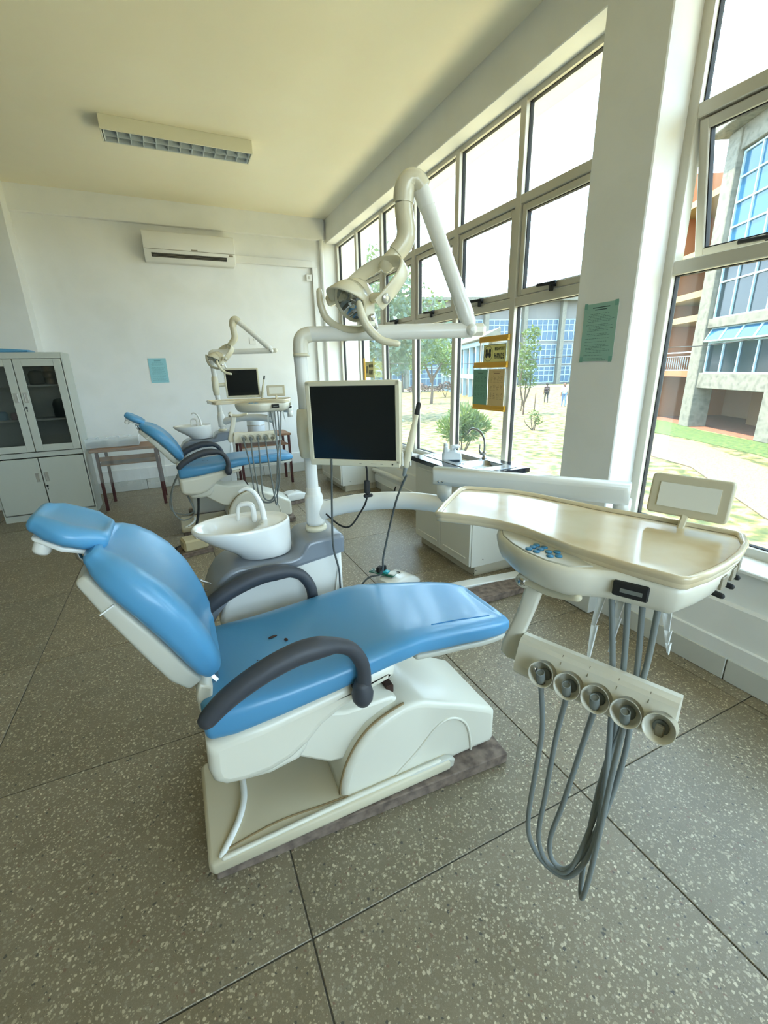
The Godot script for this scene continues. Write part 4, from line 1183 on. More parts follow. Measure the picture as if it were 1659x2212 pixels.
	for q in [[0.745, 0.992, -0.748, 0.023], [0.744, 0.965, -0.75, 0.021], [0.736, 0.90, -0.762, 0.020], [0.727, 0.84, -0.777, 0.021], [0.72, 0.79, -0.79, 0.023], [0.718, 0.762, -0.79, 0.024], [0.722, 0.748, -0.785, 0.016]]:
		var rg := PackedVector3Array()
		for cc in [[-1, -0.7], [-0.8, -1], [0.8, -1], [1, -0.7], [1, 0.7], [0.8, 1], [-0.8, 1], [-1, 0.7]]:
			rg.append(V(q[0] + 0.016, q[1], q[2]) + V(0.87, 0, -0.49) * (0.017 * cc[0]) + V(0.49, 0, 0.87) * (q[3] * cc[1]))
		da.append(rg)
	put("down_arm", mb().loft(da, true, true, 3).move(S), M.shell, t)
	var bx := V(0.36, 0, 0.93).normalized()
	var B := Transform3D(Basis(bx, Vector3.UP, bx.cross(Vector3.UP)), V(0.8, 0.79, -0.555) - c + hx)
	var bar := CSGPolygon3D.new()
	bar.name = "holder_bar"
	bar.polygon = v2([0.018, -0.05, 0.03, -0.046, 0.034, -0.038, 0.032, -0.02, 0.012, 0.034, 0.004, 0.042, -0.012, 0.046, -0.03, 0.043, -0.037, 0.03, -0.037, -0.03, -0.03, -0.05])
	bar.depth = 0.352
	bar.material = M.shell
	t.add_child(bar, true)
	bar.transform = B * Transform3D(Basis(V(0, 0, 1), V(0, 1, 0), V(-1, 0, 0)), V(-0.205, 0, 0))
	var slant := V(0, 0.35, 0.94).normalized()
	for k in 5:
		var x := -0.126 + 0.063 * k
		var q := V(x, -0.008, 0.034)
		var cone := CSGCylinder3D.new()
		cone.name = "cup_recess"
		cone.operation = CSGShape3D.OPERATION_SUBTRACTION
		cone.radius = 0.0308; cone.height = 0.04; cone.cone = false; cone.sides = 28
		bar.add_child(cone, true)
		cone.transform = bar.transform.affine_inverse() * B * Transform3D(Basis(Quaternion(Vector3.UP, slant)), q + slant * 0.004)
		var gap := CSGBox3D.new()
		gap.name = "hose_gap"
		gap.operation = CSGShape3D.OPERATION_SUBTRACTION
		gap.size = V(0.018, 0.08, 0.04)
		bar.add_child(gap, true)
		gap.transform = bar.transform.affine_inverse() * B * Transform3D(Basis(), V(x, -0.05, 0.032))
		var cup := put("cup", mb().lathe([[0.031, 0.02], [0.0298, 0.0205], [0.026, 0.002], [0.016, -0.014], [0.0, -0.0145], [0.0, -0.0155], [0.031, -0.0155]], 28, B * Transform3D(Basis(Quaternion(Vector3.UP, slant)), q)), M.shell, t)
		put("socket", mb().lathe([[0.0, -0.0135], [0.0155, -0.013], [0.0155, -0.008], [0.012, -0.006], [0.0, -0.006]], 18, B * Transform3D(Basis(Quaternion(Vector3.UP, slant)), q + V(0, -0.006, 0))), M.hose, cup)
		put("divider", mb().bar(V(x - 0.0315, 0.043, 0.003), V(x - 0.0315, 0.022, 0.0175), 0.0015, 0.002).move(B), M.switch, cup) if k > 0 else null
		if k < 4:
			var cn := mb()
			cn.tube(PackedVector3Array([q + V(0, -0.03, 0.008), q + V(0, -0.012, 0.012), q + V(0, 0.012, 0.02)]), [0.0075, 0.0105, 0.0105], 14, 1.0, false)
			cn.lathe([[0.0078, 0.0], [0.0105, 0.0], [0.0105, 0.003], [0.0078, 0.003], [0.0078, -0.012], [0.0, -0.012]], 14, Transform3D(Basis(Quaternion(Vector3.UP, V(0, 0.9, 0.35).normalized())), q + V(0, 0.0115, 0.0195)))
			put("hose_connector", cn.move(B), M.hose, t)
	put("plug", mb().box(V(0.126, -0.022, 0.034), V(0.016, 0.034, 0.01), 0.002).move(B), M.switch, t)
	put("bolt", mb().lathe([[0.0, 0.0], [0.007, 0.0], [0.006, 0.005], [0.0, 0.005]], 10, B * Transform3D(Basis(V(0, 0, 1), PI / 2), V(-0.138, 0.006, 0.05))), M.chrome, t)
	# hoses loop almost to the floor and come back up under the body
	var ct := func(k: int) -> Vector3: return c - hx + B * V(-0.126 + 0.063 * k, -0.04, 0.042)
	var hs := [
		[ct.call(0), V(0.744, 0.6, -0.665), V(0.745, 0.45, -0.672), V(0.744, 0.28, -0.68), V(0.748, 0.19, -0.668), V(0.765, 0.142, -0.62), V(0.79, 0.16, -0.56), V(0.815, 0.3, -0.525), V(0.83, 0.5, -0.53), V(0.845, 0.75, -0.56), V(0.845, 1.0, -0.6)],
		[ct.call(1), V(0.758, 0.6, -0.63), V(0.756, 0.4, -0.64), V(0.757, 0.22, -0.648), V(0.768, 0.152, -0.615), V(0.79, 0.175, -0.565), V(0.82, 0.33, -0.545), V(0.85, 0.55, -0.54), V(0.858, 0.8, -0.55), V(0.858, 1.0, -0.568)],
		[ct.call(2), V(0.785, 0.6, -0.575), V(0.777, 0.4, -0.598), V(0.771, 0.24, -0.62), V(0.775, 0.17, -0.605), V(0.795, 0.185, -0.565), V(0.83, 0.35, -0.53), V(0.86, 0.58, -0.515), V(0.87, 0.8, -0.525), V(0.868, 1.0, -0.54)],
		[ct.call(3), V(0.812, 0.6, -0.505), V(0.808, 0.4, -0.508), V(0.803, 0.22, -0.512), V(0.802, 0.13, -0.52), V(0.808, 0.118, -0.53), V(0.815, 0.16, -0.54), V(0.822, 0.32, -0.545), V(0.845, 0.55, -0.545), V(0.875, 0.8, -0.515), V(0.876, 1.0, -0.51)]]
	for h in hs:
		for i in h.size():
			h[i] -= hx * (float(i) / (h.size() - 1))
		put("hose", mb().tube(line(h, 8), 0.0066, 12).move(S), M.hose, t)
	for z in [[[0.842, 1.0, -0.622], [0.838, 0.9, -0.63], [0.834, 0.8, -0.628], [0.832, 0.74, -0.634]], [[0.862, 1.0, -0.59], [0.855, 0.94, -0.585], [0.849, 0.88, -0.583], [0.846, 0.85, -0.585]], [[0.885, 1.0, -0.5], [0.89, 0.95, -0.492], [0.893, 0.92, -0.488], [0.897, 0.895, -0.484]]]:
		var sm := mb()
		var wd := 0.008
		for i in z.size() - 1:
			var p0 := V(z[i][0], z[i][1], z[i][2]); var p1 := V(z[i + 1][0], z[i + 1][1], z[i + 1][2])
			var w0 := V(0.35, 0, 0.9) * wd; wd *= 0.7
			var w1 := V(0.35, 0, 0.9) * wd
			sm.quad(p0 - w0, p0 + w0 + V(0.01, 0, 0), p1 + w1, p1 - w1, -1)
			sm.quad(p0 + w0 + V(0.01, 0, 0), p0 + w0 * 1.5, p1 + w1 * 1.6 + V(-0.008, 0, 0), p1 + w1, -1)
		put("torn_plastic", sm.move(T), M.film, t)
	return t

func build_units() -> void:
	M.grey_shell = mat(c8(128, 134, 142), 0.3, 0.0, 0.4)
	M.ceramic = mat(c8(240, 240, 236), 0.1, 0.0, 0.6)
	M.mirror = mat(c8(210, 214, 218), 0.06, 1.0)
	M.alu_bright = mat(c8(205, 205, 200), 0.3, 0.7)
	M.screen = mat(c8(14, 17, 18), 0.16)
	M.hose = mat(c8(124, 130, 128), 0.5)
	M.tray = tri_mat(noise_tex(41, 0.006, [c8(212, 190, 150), c8(226, 212, 180), c8(232, 222, 198)], [0.0, 0.45, 1.0], 512, 4), 0.9, 0.2)
	M.tray.clearcoat_enabled = true
	M.tray.clearcoat = 0.4
	M.tray.clearcoat_roughness = 0.08
	M.button = mat(c8(52, 124, 164), 0.35)
	M.lcd = mat(c8(120, 124, 120), 0.5)
	M.switch = mat(c8(140, 132, 112), 0.45)
	M.panel = mat(c8(236, 236, 226), 0.3)
	M.frame = mat(c8(206, 198, 172), 0.35)
	M.film = mat(c8(225, 228, 224), 0.35)
	M.film.backlight_enabled = true
	M.film.backlight = Color(0.6, 0.6, 0.6)
	make_cuspidor("white spittoon bowl on a grey-topped unit beside the foreground chair", V(0.3, 0, -1.72), 0.0)
	make_cuspidor("white spittoon bowl on a grey-topped unit behind the rear dental chair", V(0.27, 0.05, -5.1), 0.05)
	make_swing_arm("white two-part swing arm carrying the nearest instrument tray", V(0.47, 0, -1.72), V(0.88, 0, 0.75))
	make_swing_arm("white swing arm carrying the instrument tray of the rear chair", V(0.44, 0.07, -5.1), V(0.62, 0, 0.55))
	make_lamp("cream dental lamp with curved grips hanging above the foreground chair", V(0.46, 0, -1.7), Vector3.ZERO)
	make_lamp("smaller looking dental lamp on its bent arm against the far wall", V(0.425, 0.085, -5.08), V(-0.116, -0.169, -0.053))
	make_monitor("black-screened monitor in a cream frame on the nearest unit's post", V(0.569, 1.317, -1.49), deg_to_rad(-41), V(0.4556, 1.275, -1.7075))
	make_monitor("black-screened monitor on the rear unit, under the farther lamp", V(0.69, 1.405, -5.02), deg_to_rad(-14), V(0.426, 1.39, -5.0875))
	make_wand("cream camera wand with black tip held beside the large monitor", V(0.74, 1.2, -1.385), deg_to_rad(-25))
	make_wand("small camera wand upright beside the rear unit's monitor", V(0.885, 1.285, -4.98), deg_to_rad(-10))
	make_foot_control("white foot pedal with ring mark and green circuit board, behind the foreground chair", V(1.25, 0, -2.5), 0.35)
	make_foot_control("white foot pedal on a board beyond the rear chair's base", V(1.17, 0, -5.1), 0.25)
	make_tray("cream instrument tray with blue buttons and hanging hoses, nearest the camera", Vector3.ZERO)
	var t2 := make_tray("cream instrument tray of the rear chair, under the far monitor", V(-0.182, 0, -0.095))
	t2.position = V(0.71, 1.16, -4.5)
	t2.rotation.y = deg_to_rad(56.7)
	# loose cables
	var c1 := put("camera_cable", mb().tube(line([V(0.725, 1.135, -1.378), V(0.71, 1.05, -1.42), V(0.69, 0.95, -1.44), V(0.66, 0.8, -1.455), V(0.655, 0.72, -1.47), V(0.64, 0.62, -1.62), V(0.63, 0.3, -1.9), V(0.64, 0.02, -1.98)], 8), 0.004, 8), M.cable)
	tag(c1, "thin grey cable hanging from the camera wand beside the large monitor", "cable", "monitor cables")
	var c2 := put("monitor_cable", mb().tube(line([V(0.50, 1.19, -1.545), V(0.487, 1.0, -1.538), V(0.483, 0.85, -1.539), V(0.499, 0.745, -1.535), V(0.505, 0.66, -1.55), V(0.52, 0.4, -1.58), V(0.53, 0.015, -1.58)], 8), 0.004, 8), M.cable)
	tag(c2, "thin grey cable hanging from the left half of the large monitor", "cable", "monitor cables")
	var c3 := thing("power_cable", "black cable with adaptor block looping below the large monitor to the arm", "cable", V(0.6, 1.0, -1.44), 0.0, "monitor cables")
	put("cord", mb().tube(line([V(0.606, 1.18, -1.475), V(0.597, 1.14, -1.44), V(0.59, 1.05, -1.437), V(0.562, 0.99, -1.45), V(0.528, 0.945, -1.464), V(0.5, 0.945, -1.5), V(0.488, 0.955, -1.62)], 8), 0.0035, 8).move(at_(V(0.6, 1.0, -1.44))), M.rubber, c3)
	put("adaptor", mb().box(V(-0.006, 0.095, 0.002), V(0.018, 0.05, 0.018), 0.003), M.rubber, c3)
	put("plug", mb().box(V(-0.003, 0.062, 0.002), V(0.034, 0.012, 0.014), 0.003), M.rubber, c3)
	var pcb := thing("circuit_board", "green circuit board with black clip resting on the nearer foot pedal", "circuit board", V(1.14, 0.152, -2.535), 0.62)
	put("board", mb().box(V(0, 0.004, 0), V(0.055, 0.008, 0.19), 0.001), mat(c8(46, 112, 92), 0.4), pcb)
	put("chip", mb().box(V(0.005, 0.016, 0.03), V(0.035, 0.016, 0.035), 0.001), mat(c8(60, 190, 205), 0.4), pcb)
	put("chip", mb().box(V(0.004, 0.014, 0.075), V(0.045, 0.01, 0.045), 0.001), mat(c8(225, 228, 220), 0.5), pcb)
	for k in 4:
		put("component", mb().box(V(0.012 * (k % 2) - 0.008, 0.012, -0.08 + 0.022 * k), V(0.014, 0.008, 0.01), 0.001), [M.chrome, M.white][k % 2], pcb)
	put("clip", mb().box(V(0.0, 0.028, -0.025), V(0.05, 0.04, 0.03), 0.006).box(V(0.02, 0.03, 0.005), V(0.022, 0.05, 0.022), 0.004), M.rubber, pcb)

# ------------------------------------------------------------------ furniture and fittings
func notice_tex(bg: Color, ink: Color, rows: int, sd: int, pics := false) -> ImageTexture:      # a printed sheet: only lines of small type and line drawings
	var im := Image.create(192, 272, false, Image.FORMAT_RGB8)
	im.fill(bg)
	var r := RandomNumberGenerator.new()
	r.seed = sd
	im.fill_rect(Rect2i(50, 18, 96, 4), ink)
	im.fill_rect(Rect2i(64, 28, 68, 4), ink)
	if pics:
		for j in 3:
			for i in 4:
				var x := 18 + i * 42; var y := 52 + j * 62
				for k in 26:
					im.fill_rect(Rect2i(x + r.randi() % 26, y + r.randi() % 34, 2 + r.randi() % 7, 1 + r.randi() % 3), ink.lerp(bg, r.randf() * 0.6))
				im.fill_rect(Rect2i(x, y + 42, 30, 2), ink.lerp(bg, 0.4))
	else:
		var y := 48
		for k in rows:
			if r.randf() < 0.16:
				y += 8
			var x := 22 + (r.randi() % 3) * 8
			var end := 172 - r.randi() % 50
			while x < end:
				var w := 4 + r.randi() % 14
				im.fill_rect(Rect2i(x, y, w, 2), ink.lerp(bg, 0.25 + 0.3 * r.randf()))
				x += w + 3
			y += 7
	return ImageTexture.create_from_image(im)

func sheet(called: String, label: String, cat: String, x: Transform3D, w: float, h: float, tex: Texture2D, group := "") -> Node3D:
	var m := mb()
	m.quv(V(-w / 2, -h / 2, 0.0012), V(w / 2, -h / 2, 0.0012), V(w / 2, h / 2, 0.0012), V(-w / 2, h / 2, 0.0012))
	m.flip()
	var f := mat(Color.WHITE, 0.6)
	f.albedo_texture = tex
	var b := mb()
	b.box(V(0, 0, 0), V(w, h, 0.002))
	var t := thing(called, label, cat, x.origin, 0.0, group)
	t.basis = x.basis
	put("paper", b, M.white, t)
	put("print", m, f, t)
	return t

func text_on(parent: Node3D, s: String, size: float, x: Transform3D, mt: Material, squeeze := 1.0, called := "lettering") -> void:
	var tm := TextMesh.new()
	tm.text = s
	var f := SystemFont.new()
	f.font_names = PackedStringArray(["Droid Sans"])
	f.font_weight = 700
	tm.font = f
	tm.font_size = 32
	tm.pixel_size = size / 32.0
	tm.depth = 0.0008
	var o := put(called, tm, mt, parent)
	o.transform = x * Transform3D(Basis(V(squeeze, 0, 0), V(0, 1, 0), V(0, 0, 1)), Vector3.ZERO)

func slab_door(w: float, h: float, mt: Material) -> Mb:        # a cabinet door in the x-y plane, with a raised field
	var m := mb()
	m.box(V(0, 0, 0), V(w, h, 0.016), 0.003)
	for s in [-1, 1]:
		m.bar(V(-w / 2 + 0.05, s * (h / 2 - 0.055), 0.009), V(w / 2 - 0.05, s * (h / 2 - 0.055), 0.009), 0.008, 0.012, 0.003)
	return m

func make_sink(label: String, at: Vector3) -> Node3D:
	var t := thing("sink_cabinet", label, "sink cabinet", at, 0.0, "sink cabinets under the windows")
	# local: front faces -x at x = -0.24, near end at z = +0.41
	put("body", mb().box(V(0.01, 0.42, 0), V(0.47, 0.68, 0.82), 0.002), M.board, t)
	put("toe_board", mb().box(V(0.03, 0.04, 0), V(0.43, 0.08, 0.80), 0.002), M.board_dirty, t)
	for s in [-1, 1]:
		var d := put("door", slab_door(0.402, 0.67, M.board), M.board, t)
		d.transform = Transform3D(Basis(V(0, 0, 1), V(0, 1, 0), V(-1, 0, 0)), V(-0.234, 0.425, s * 0.204))
	for q in [[-0.12, 0.13], [0.12, 0.13], [-0.18, 0.05], [-0.2, 0.03], [0.19, 0.06]]:
		put("screw", mb().lathe([[0.0, 0.0], [0.004, 0.0], [0.004, 0.002], [0.0, 0.002]], 8, Transform3D(Basis(V(1, 0, 0), PI / 2), V(q[0], q[1], 0.41))), M.rubber, t)
	var ct := CSGBox3D.new()
	ct.name = "worktop"
	ct.size = V(0.525, 0.035, 0.86)
	ct.material = M.granite
	t.add_child(ct, true)
	ct.position = V(-0.0105, 0.7775, 0)
	for b in [[0.01, -0.17, 0.27, 0.38], [0.02, 0.17, 0.27, 0.22]]:
		var cut := CSGBox3D.new()
		cut.name = "basin_cut"
		cut.operation = CSGShape3D.OPERATION_SUBTRACTION
		cut.size = V(b[2] + 0.01, 0.1, b[3] + 0.01)
		ct.add_child(cut, true)
		cut.position = V(b[0] + 0.0105, 0, b[1])
		var rings := []
		var m := mb()
		for r in [[0.012, 0.797], [0.012, 0.7985], [0.0, 0.799], [-0.004, 0.795], [-0.008, 0.70], [-0.03, 0.672], [-0.09, 0.668]]:
			rings.append(m.lay(round_rect(b[2] + r[0] * 2, b[3] + r[0] * 2, 0.045), -r[1], Transform3D(Basis(V(1, 0, 0), V(0, 0, 1), V(0, -1, 0)), V(b[0], 0, b[1]))))
		put("basin", m.loft(rings, false, true), M.steel, t)
	# steel sheet round the basins
	for q in [[0.155, 0, 0.03, 0.76, 0.0], [-0.145, 0, 0.05, 0.76, 0.0], [0.005, 0.037, 0.27, 0.03, 0.0], [0.005, 0.335, 0.27, 0.1, 0.0], [0.005, -0.37, 0.27, 0.012, 0.0]]:
		put("drainer", mb().box(V(q[0], 0.797, q[1]), V(q[2], 0.004, q[3]), 0.001), M.steel, t)
	# tap
	var x := 0.175
	var z := -0.01
	var tp := mb()
	tp.lathe([[0.0, 0.797], [0.024, 0.797], [0.024, 0.803], [0.016, 0.808], [0.015, 0.84], [0.018, 0.848], [0.012, 0.86], [0.0, 0.862]], 18, Transform3D(Basis(), V(x, 0, z)))
	tp.tube(line([V(x, 0.85, z), V(x, 0.94, z - 0.005), V(x, 0.99, z - 0.045), V(x, 1.018, z - 0.12), V(x, 1.015, z - 0.19), V(x, 0.975, z - 0.235)]), 0.0095, 14)
	put("tap", tp, M.steel, t)
	put("tap_lever", mb().tube(line([V(x, 0.83, z), V(x, 0.835, z - 0.05), V(x, 0.86, z - 0.065), V(x, 0.9, z - 0.06)]), [0.013, 0.012, 0.008, 0.006], 12), M.steel, t)
	return t

func build_furniture() -> void:
	M.board = mat(c8(218, 216, 204), 0.4)
	M.board_dirty = mat(c8(190, 182, 160), 0.6)
	M.granite = mat(c8(26, 32, 44), 0.12)
	M.steel = mat(c8(168, 170, 170), 0.25, 1.0)
	M.locker = mat(c8(196, 200, 190), 0.4)
	M.wood = tri_mat(noise_tex(51, 0.01, [c8(128, 88, 60), c8(158, 116, 82)], [0.0, 1.0], 256, 4), 0.6, 0.5)
	M.maroon = mat(c8(78, 34, 30), 0.5)
	M.clear = mat(Color(0.95, 0.97, 0.97, 0.3), 0.3)
	M.clear.transparency = BaseMaterial3D.TRANSPARENCY_ALPHA
	var tglass := mat(Color(0.1, 0.13, 0.12, 0.32), 0.04)
	tglass.transparency = BaseMaterial3D.TRANSPARENCY_ALPHA
	# --- steel cabinet
	var c := V(-1.42, 0, -6.05)
	var cb := thing("steel_cabinet", "tall grey steel cabinet with two glass doors over two solid doors", "cabinet", c)
	var b := mb()
	b.box(V(-0.425, 0.88, 0), V(0.012, 1.76, 0.4), 0.002)
	b.box(V(0.425, 0.88, 0), V(0.012, 1.76, 0.4), 0.002)
	b.box(V(0, 0.88, -0.195), V(0.85, 1.75, 0.01))
	for y in [[1.73, 0.06], [0.72, 0.05], [0.035, 0.07]]:
		b.box(V(0, y[0], 0.0), V(0.84, y[1], 0.395), 0.002)
	put("body", b, M.locker, cb)
	for y in [1.08, 1.43]:
		put("shelf", mb().box(V(0, y, -0.02), V(0.83, 0.02, 0.34), 0.002), M.locker, cb)
	for s in [-1, 1]:
		var up := mb()
		up.box(V(0, 0.435, 0), V(0.27, 0.07, 0.017), 0.002)
		up.box(V(0, -0.435, 0), V(0.27, 0.07, 0.017), 0.002)
		for k in [-1, 1]:
			up.box(V(k * 0.17, 0, 0), V(0.07, 0.94, 0.018), 0.003)
		var d := put("door", up, M.locker, cb)
		d.position = V(s * 0.2085, 1.225, 0.205)
		put("glass", mb().box(V(0, 0, -0.002), V(0.28, 0.82, 0.004)), tglass, d)
		put("handle", mb().box(V(-s * 0.168, 0.09, 0.009), V(0.038, 0.1, 0.006), 0.002).box(V(-s * 0.178, 0.09, 0.011), V(0.01, 0.084, 0.008), 0.002), M.alu_bright, d)
		var lo := put("door", mb().box(V(0, 0, 0), V(0.408, 0.6, 0.018), 0.003), M.locker, cb)
		lo.position = V(s * 0.2085, 0.385, 0.205)
		put("handle", mb().box(V(-s * 0.168, 0.09, 0.009), V(0.038, 0.1, 0.006), 0.002).box(V(-s * 0.178, 0.09, 0.011), V(0.01, 0.084, 0.008), 0.002), M.alu_bright, lo)
		if s == 1:
			for dd in [d, lo]:
				put("lock", mb().lathe([[0.0, 0.0], [0.011, 0.0], [0.009, 0.006], [0.0, 0.006]], 14, Transform3D(Basis(V(1, 0, 0), PI / 2), V(-0.185, -0.01, 0.009))).box(V(-0.185, -0.04, 0.01), V(0.008, 0.022, 0.003)), M.rubber, dd)
	tag(put("blue_wrapper", mb().box(V(-1.5, 1.772, -6.02), V(0.46, 0.02, 0.3), 0.006).prism(v2([-1.72, 1.765, -1.3, 1.765, -1.27, 1.785, -1.5, 1.8, -1.7, 1.79]), -6.1, -5.9, 0.004), mat(c8(92, 158, 196), 0.4)), "flat blue wrapped pack lying on top of the steel cabinet", "pack")
	var tin := mat(c8(120, 100, 72), 0.35, 0.8)
	for k in 3:
		var o := put("tin", mb().lathe([[0.0, 0.0], [0.055, 0.0], [0.057, 0.005], [0.055, 0.01], [0.055, 0.062], [0.057, 0.066], [0.0, 0.066]], 20), tin)
		o.position = V(-1.17, 1.441 + 0.067 * k, -6.03)
		tag(o, ["lowest brown metal tin of the stack on the cabinet's top shelf", "middle brown metal tin of the stack on the cabinet's top shelf", "topmost brown metal tin of the stack in the cabinet"][k], "tin", "stacked tins")
	for q in [["black_bag", V(-1.29, 1.44, -6.05), 0.075, 0.15, c8(30, 34, 32), "rounded black bag beside the tins on the top shelf", "bag"], ["black_bag", V(-1.15, 1.09, -6.08), 0.07, 0.2, c8(26, 28, 28), "dark bundle at the right of the cabinet's middle shelf", "bag"], ["box", V(-1.55, 1.09, -6.0), 0.04, 0.075, c8(190, 160, 160), "small pinkish box on the cabinet's middle shelf", "box"], ["jar", V(-1.66, 1.09, -6.0), 0.05, 0.09, c8(130, 170, 190), "pale blue jar at the left of the middle shelf", "jar"], ["blue_pack", V(-1.66, 0.745, -6.0), 0.09, 0.05, c8(60, 120, 160), "blue pack on the bottom of the glazed part", "pack"]]:
		var o := put(q[0], mb().lathe([[0.0, 0.0], [q[2] * 0.96, 0.0], [q[2], q[3] * 0.1], [q[2] * 0.98, q[3] * 0.7], [q[2] * 0.7, q[3] * 0.94], [0.0, q[3]]], 18), mat(q[4], 0.6))
		o.position = q[1]
		tag(o, q[5], q[6])
	# --- desks
	var d1 := thing("desk", "brown topped desk with dark red legs, plastic sheet over it", "desk", V(-0.58, 0, -6.08))
	put("top", mb().box(V(0, 0.70, 0), V(0.74, 0.03, 0.48), 0.005), M.wood, d1)
	put("apron", mb().box(V(0, 0.60, 0.17), V(0.60, 0.05, 0.012), 0.002).box(V(0, 0.53, 0), V(0.62, 0.012, 0.4), 0.002), M.wood, d1)
	for q in [[-0.31, 0.21], [-0.27, -0.21], [0.31, 0.21], [0.31, -0.21]]:
		put("leg", mb().bar(V(q[0], 0, q[1]), V(q[0] * 0.97, 0.685, q[1]), 0.032, 0.032, 0.003, V(0, 0, 1)), M.maroon, d1)
	var film := mb()
	var r := RandomNumberGenerator.new()
	r.seed = 9
	var cols := 34
	for i in cols:
		var f := func(k: int, y: float) -> Vector3:
			var u := float(k) / cols
			var x := lerpf(-0.96, -0.2, u)
			return V(x + 0.012 * sin(k * 1.7 + y * 9.0), y, -5.825 + 0.018 * sin(k * 1.3) * (0.75 - y) * 2.5)
		var ys := [0.722, 0.6, 0.47, 0.32 + 0.03 * sin(i * 0.9) - 0.05 * i / cols]
		for j in 3:
			film.quad(f.call(i, ys[j]), f.call(i + 1, ys[j]), f.call(i + 1, ys[j + 1]), f.call(i, ys[j + 1]), 1)
	var fm := mat(Color(0.92, 0.95, 0.94, 0.2), 0.3)
	fm.transparency = BaseMaterial3D.TRANSPARENCY_ALPHA
	var pf := put("plastic_sheet", film, fm)
	tag(pf, "clear plastic sheet hanging off the front of the left desk", "plastic sheet")
	var og := thing("divided_tray", "clear divided plastic tray of blue packets on the left desk", "tray", V(-0.72, 0.715, -6.12))
	var tr := mb()
	tr.box(V(0, 0.005, 0), V(0.54, 0.008, 0.22), 0.002)
	for z in [-0.11, 0.11]:
		tr.box(V(0, 0.055, z), V(0.54, 0.1, 0.005), 0.001)
	for k in 6:
		tr.box(V(-0.27 + 0.108 * k, 0.055, 0), V(0.006, 0.1, 0.22), 0.001)
	put("body", tr, M.clear, og)
	for k in 5:
		put("packet", mb().box(V(-0.216 + 0.108 * k, 0.035, 0), V(0.09, 0.05, 0.16), 0.008), mat([c8(52, 84, 104), c8(70, 98, 104), c8(190, 200, 200), c8(60, 92, 110), c8(84, 110, 118)][k], 0.5), og)
	var d2 := thing("desk", "small wooden desk with dark red legs behind the rear chair's hoses", "desk", V(1.05, 0, -6.32))
	put("top", mb().box(V(0, 0.69, 0), V(0.72, 0.028, 0.44), 0.005), M.wood, d2)
	put("shelf", mb().box(V(0, 0.55, 0), V(0.64, 0.015, 0.38), 0.003), M.wood, d2)
	for q in [[-0.33, 0.19], [-0.33, -0.19], [0.33, 0.19], [0.33, -0.19]]:
		put("leg", mb().bar(V(q[0], 0, q[1]), V(q[0], 0.676, q[1]), 0.032, 0.032, 0.003, V(0, 0, 1)), M.maroon, d2)
	var wt := thing("white_container", "white rounded container standing on the small desk behind the rear unit", "container", V(0.99, 0.704, -6.36))
	put("body", mb().lathe([[0.0, 0.0], [0.11, 0.0], [0.118, 0.01], [0.12, 0.17], [0.112, 0.19], [0.0, 0.195]], 28), mat(c8(214, 224, 230), 0.3), wt)
	put("band", mb().lathe([[0.119, 0.11], [0.122, 0.112], [0.122, 0.122], [0.119, 0.124]], 28), M.alu_bright, wt)
	# --- sinks
	var s1 := make_sink("white sink cabinet with dark worktop and tap under the near window", V(2.045, 0, -2.85))
	dup(s1, "white sink cabinet farther away, mostly behind the large monitor", V(2.045, 0, -5.64))
	var ju := thing("detergent_jug", "translucent white jug with a dark label standing by the sink basin", "jug", V(1.99, 0.70, -2.985))
	var jm := mat(c8(226, 232, 236), 0.4)
	var J := Transform3D(Basis(Vector3.UP, -0.5), Vector3.ZERO)
	put("body", mb().prism(v2([-0.075, 0.0, 0.075, 0.0, 0.078, 0.12, 0.07, 0.155, 0.03, 0.165, 0.03, 0.185, 0.07, 0.195, 0.05, 0.21, -0.01, 0.205, -0.012, 0.175, -0.03, 0.17, -0.035, 0.205, -0.065, 0.205, -0.068, 0.165, -0.078, 0.13]), -0.04, 0.04, 0.012, J, 3), jm, ju)
	put("cap", mb().lathe([[0.0, 0.2], [0.018, 0.2], [0.018, 0.222], [0.0, 0.224]], 16, J * Transform3D(Basis(), V(-0.05, 0, 0))), jm, ju)
	put("label", mb().box(V(0.003, 0.075, 0.0405), V(0.115, 0.045, 0.0015)).move(J), mat(c8(30, 50, 66), 0.5), ju)
	var nt := thing("paper_note", "white paper note with handwriting stuck on the end of the near sink cabinet", "note", V(2.16, 0.735, -2.4375))
	put("paper", mb().box(V(0, 0, 0), V(0.21, 0.05, 0.0015)), M.white, nt)
	text_on(nt, "C - □ - A8/ *", 0.03, Transform3D(Basis(), V(0.0, 0.0, 0.0012)), M.rubber, 0.9)

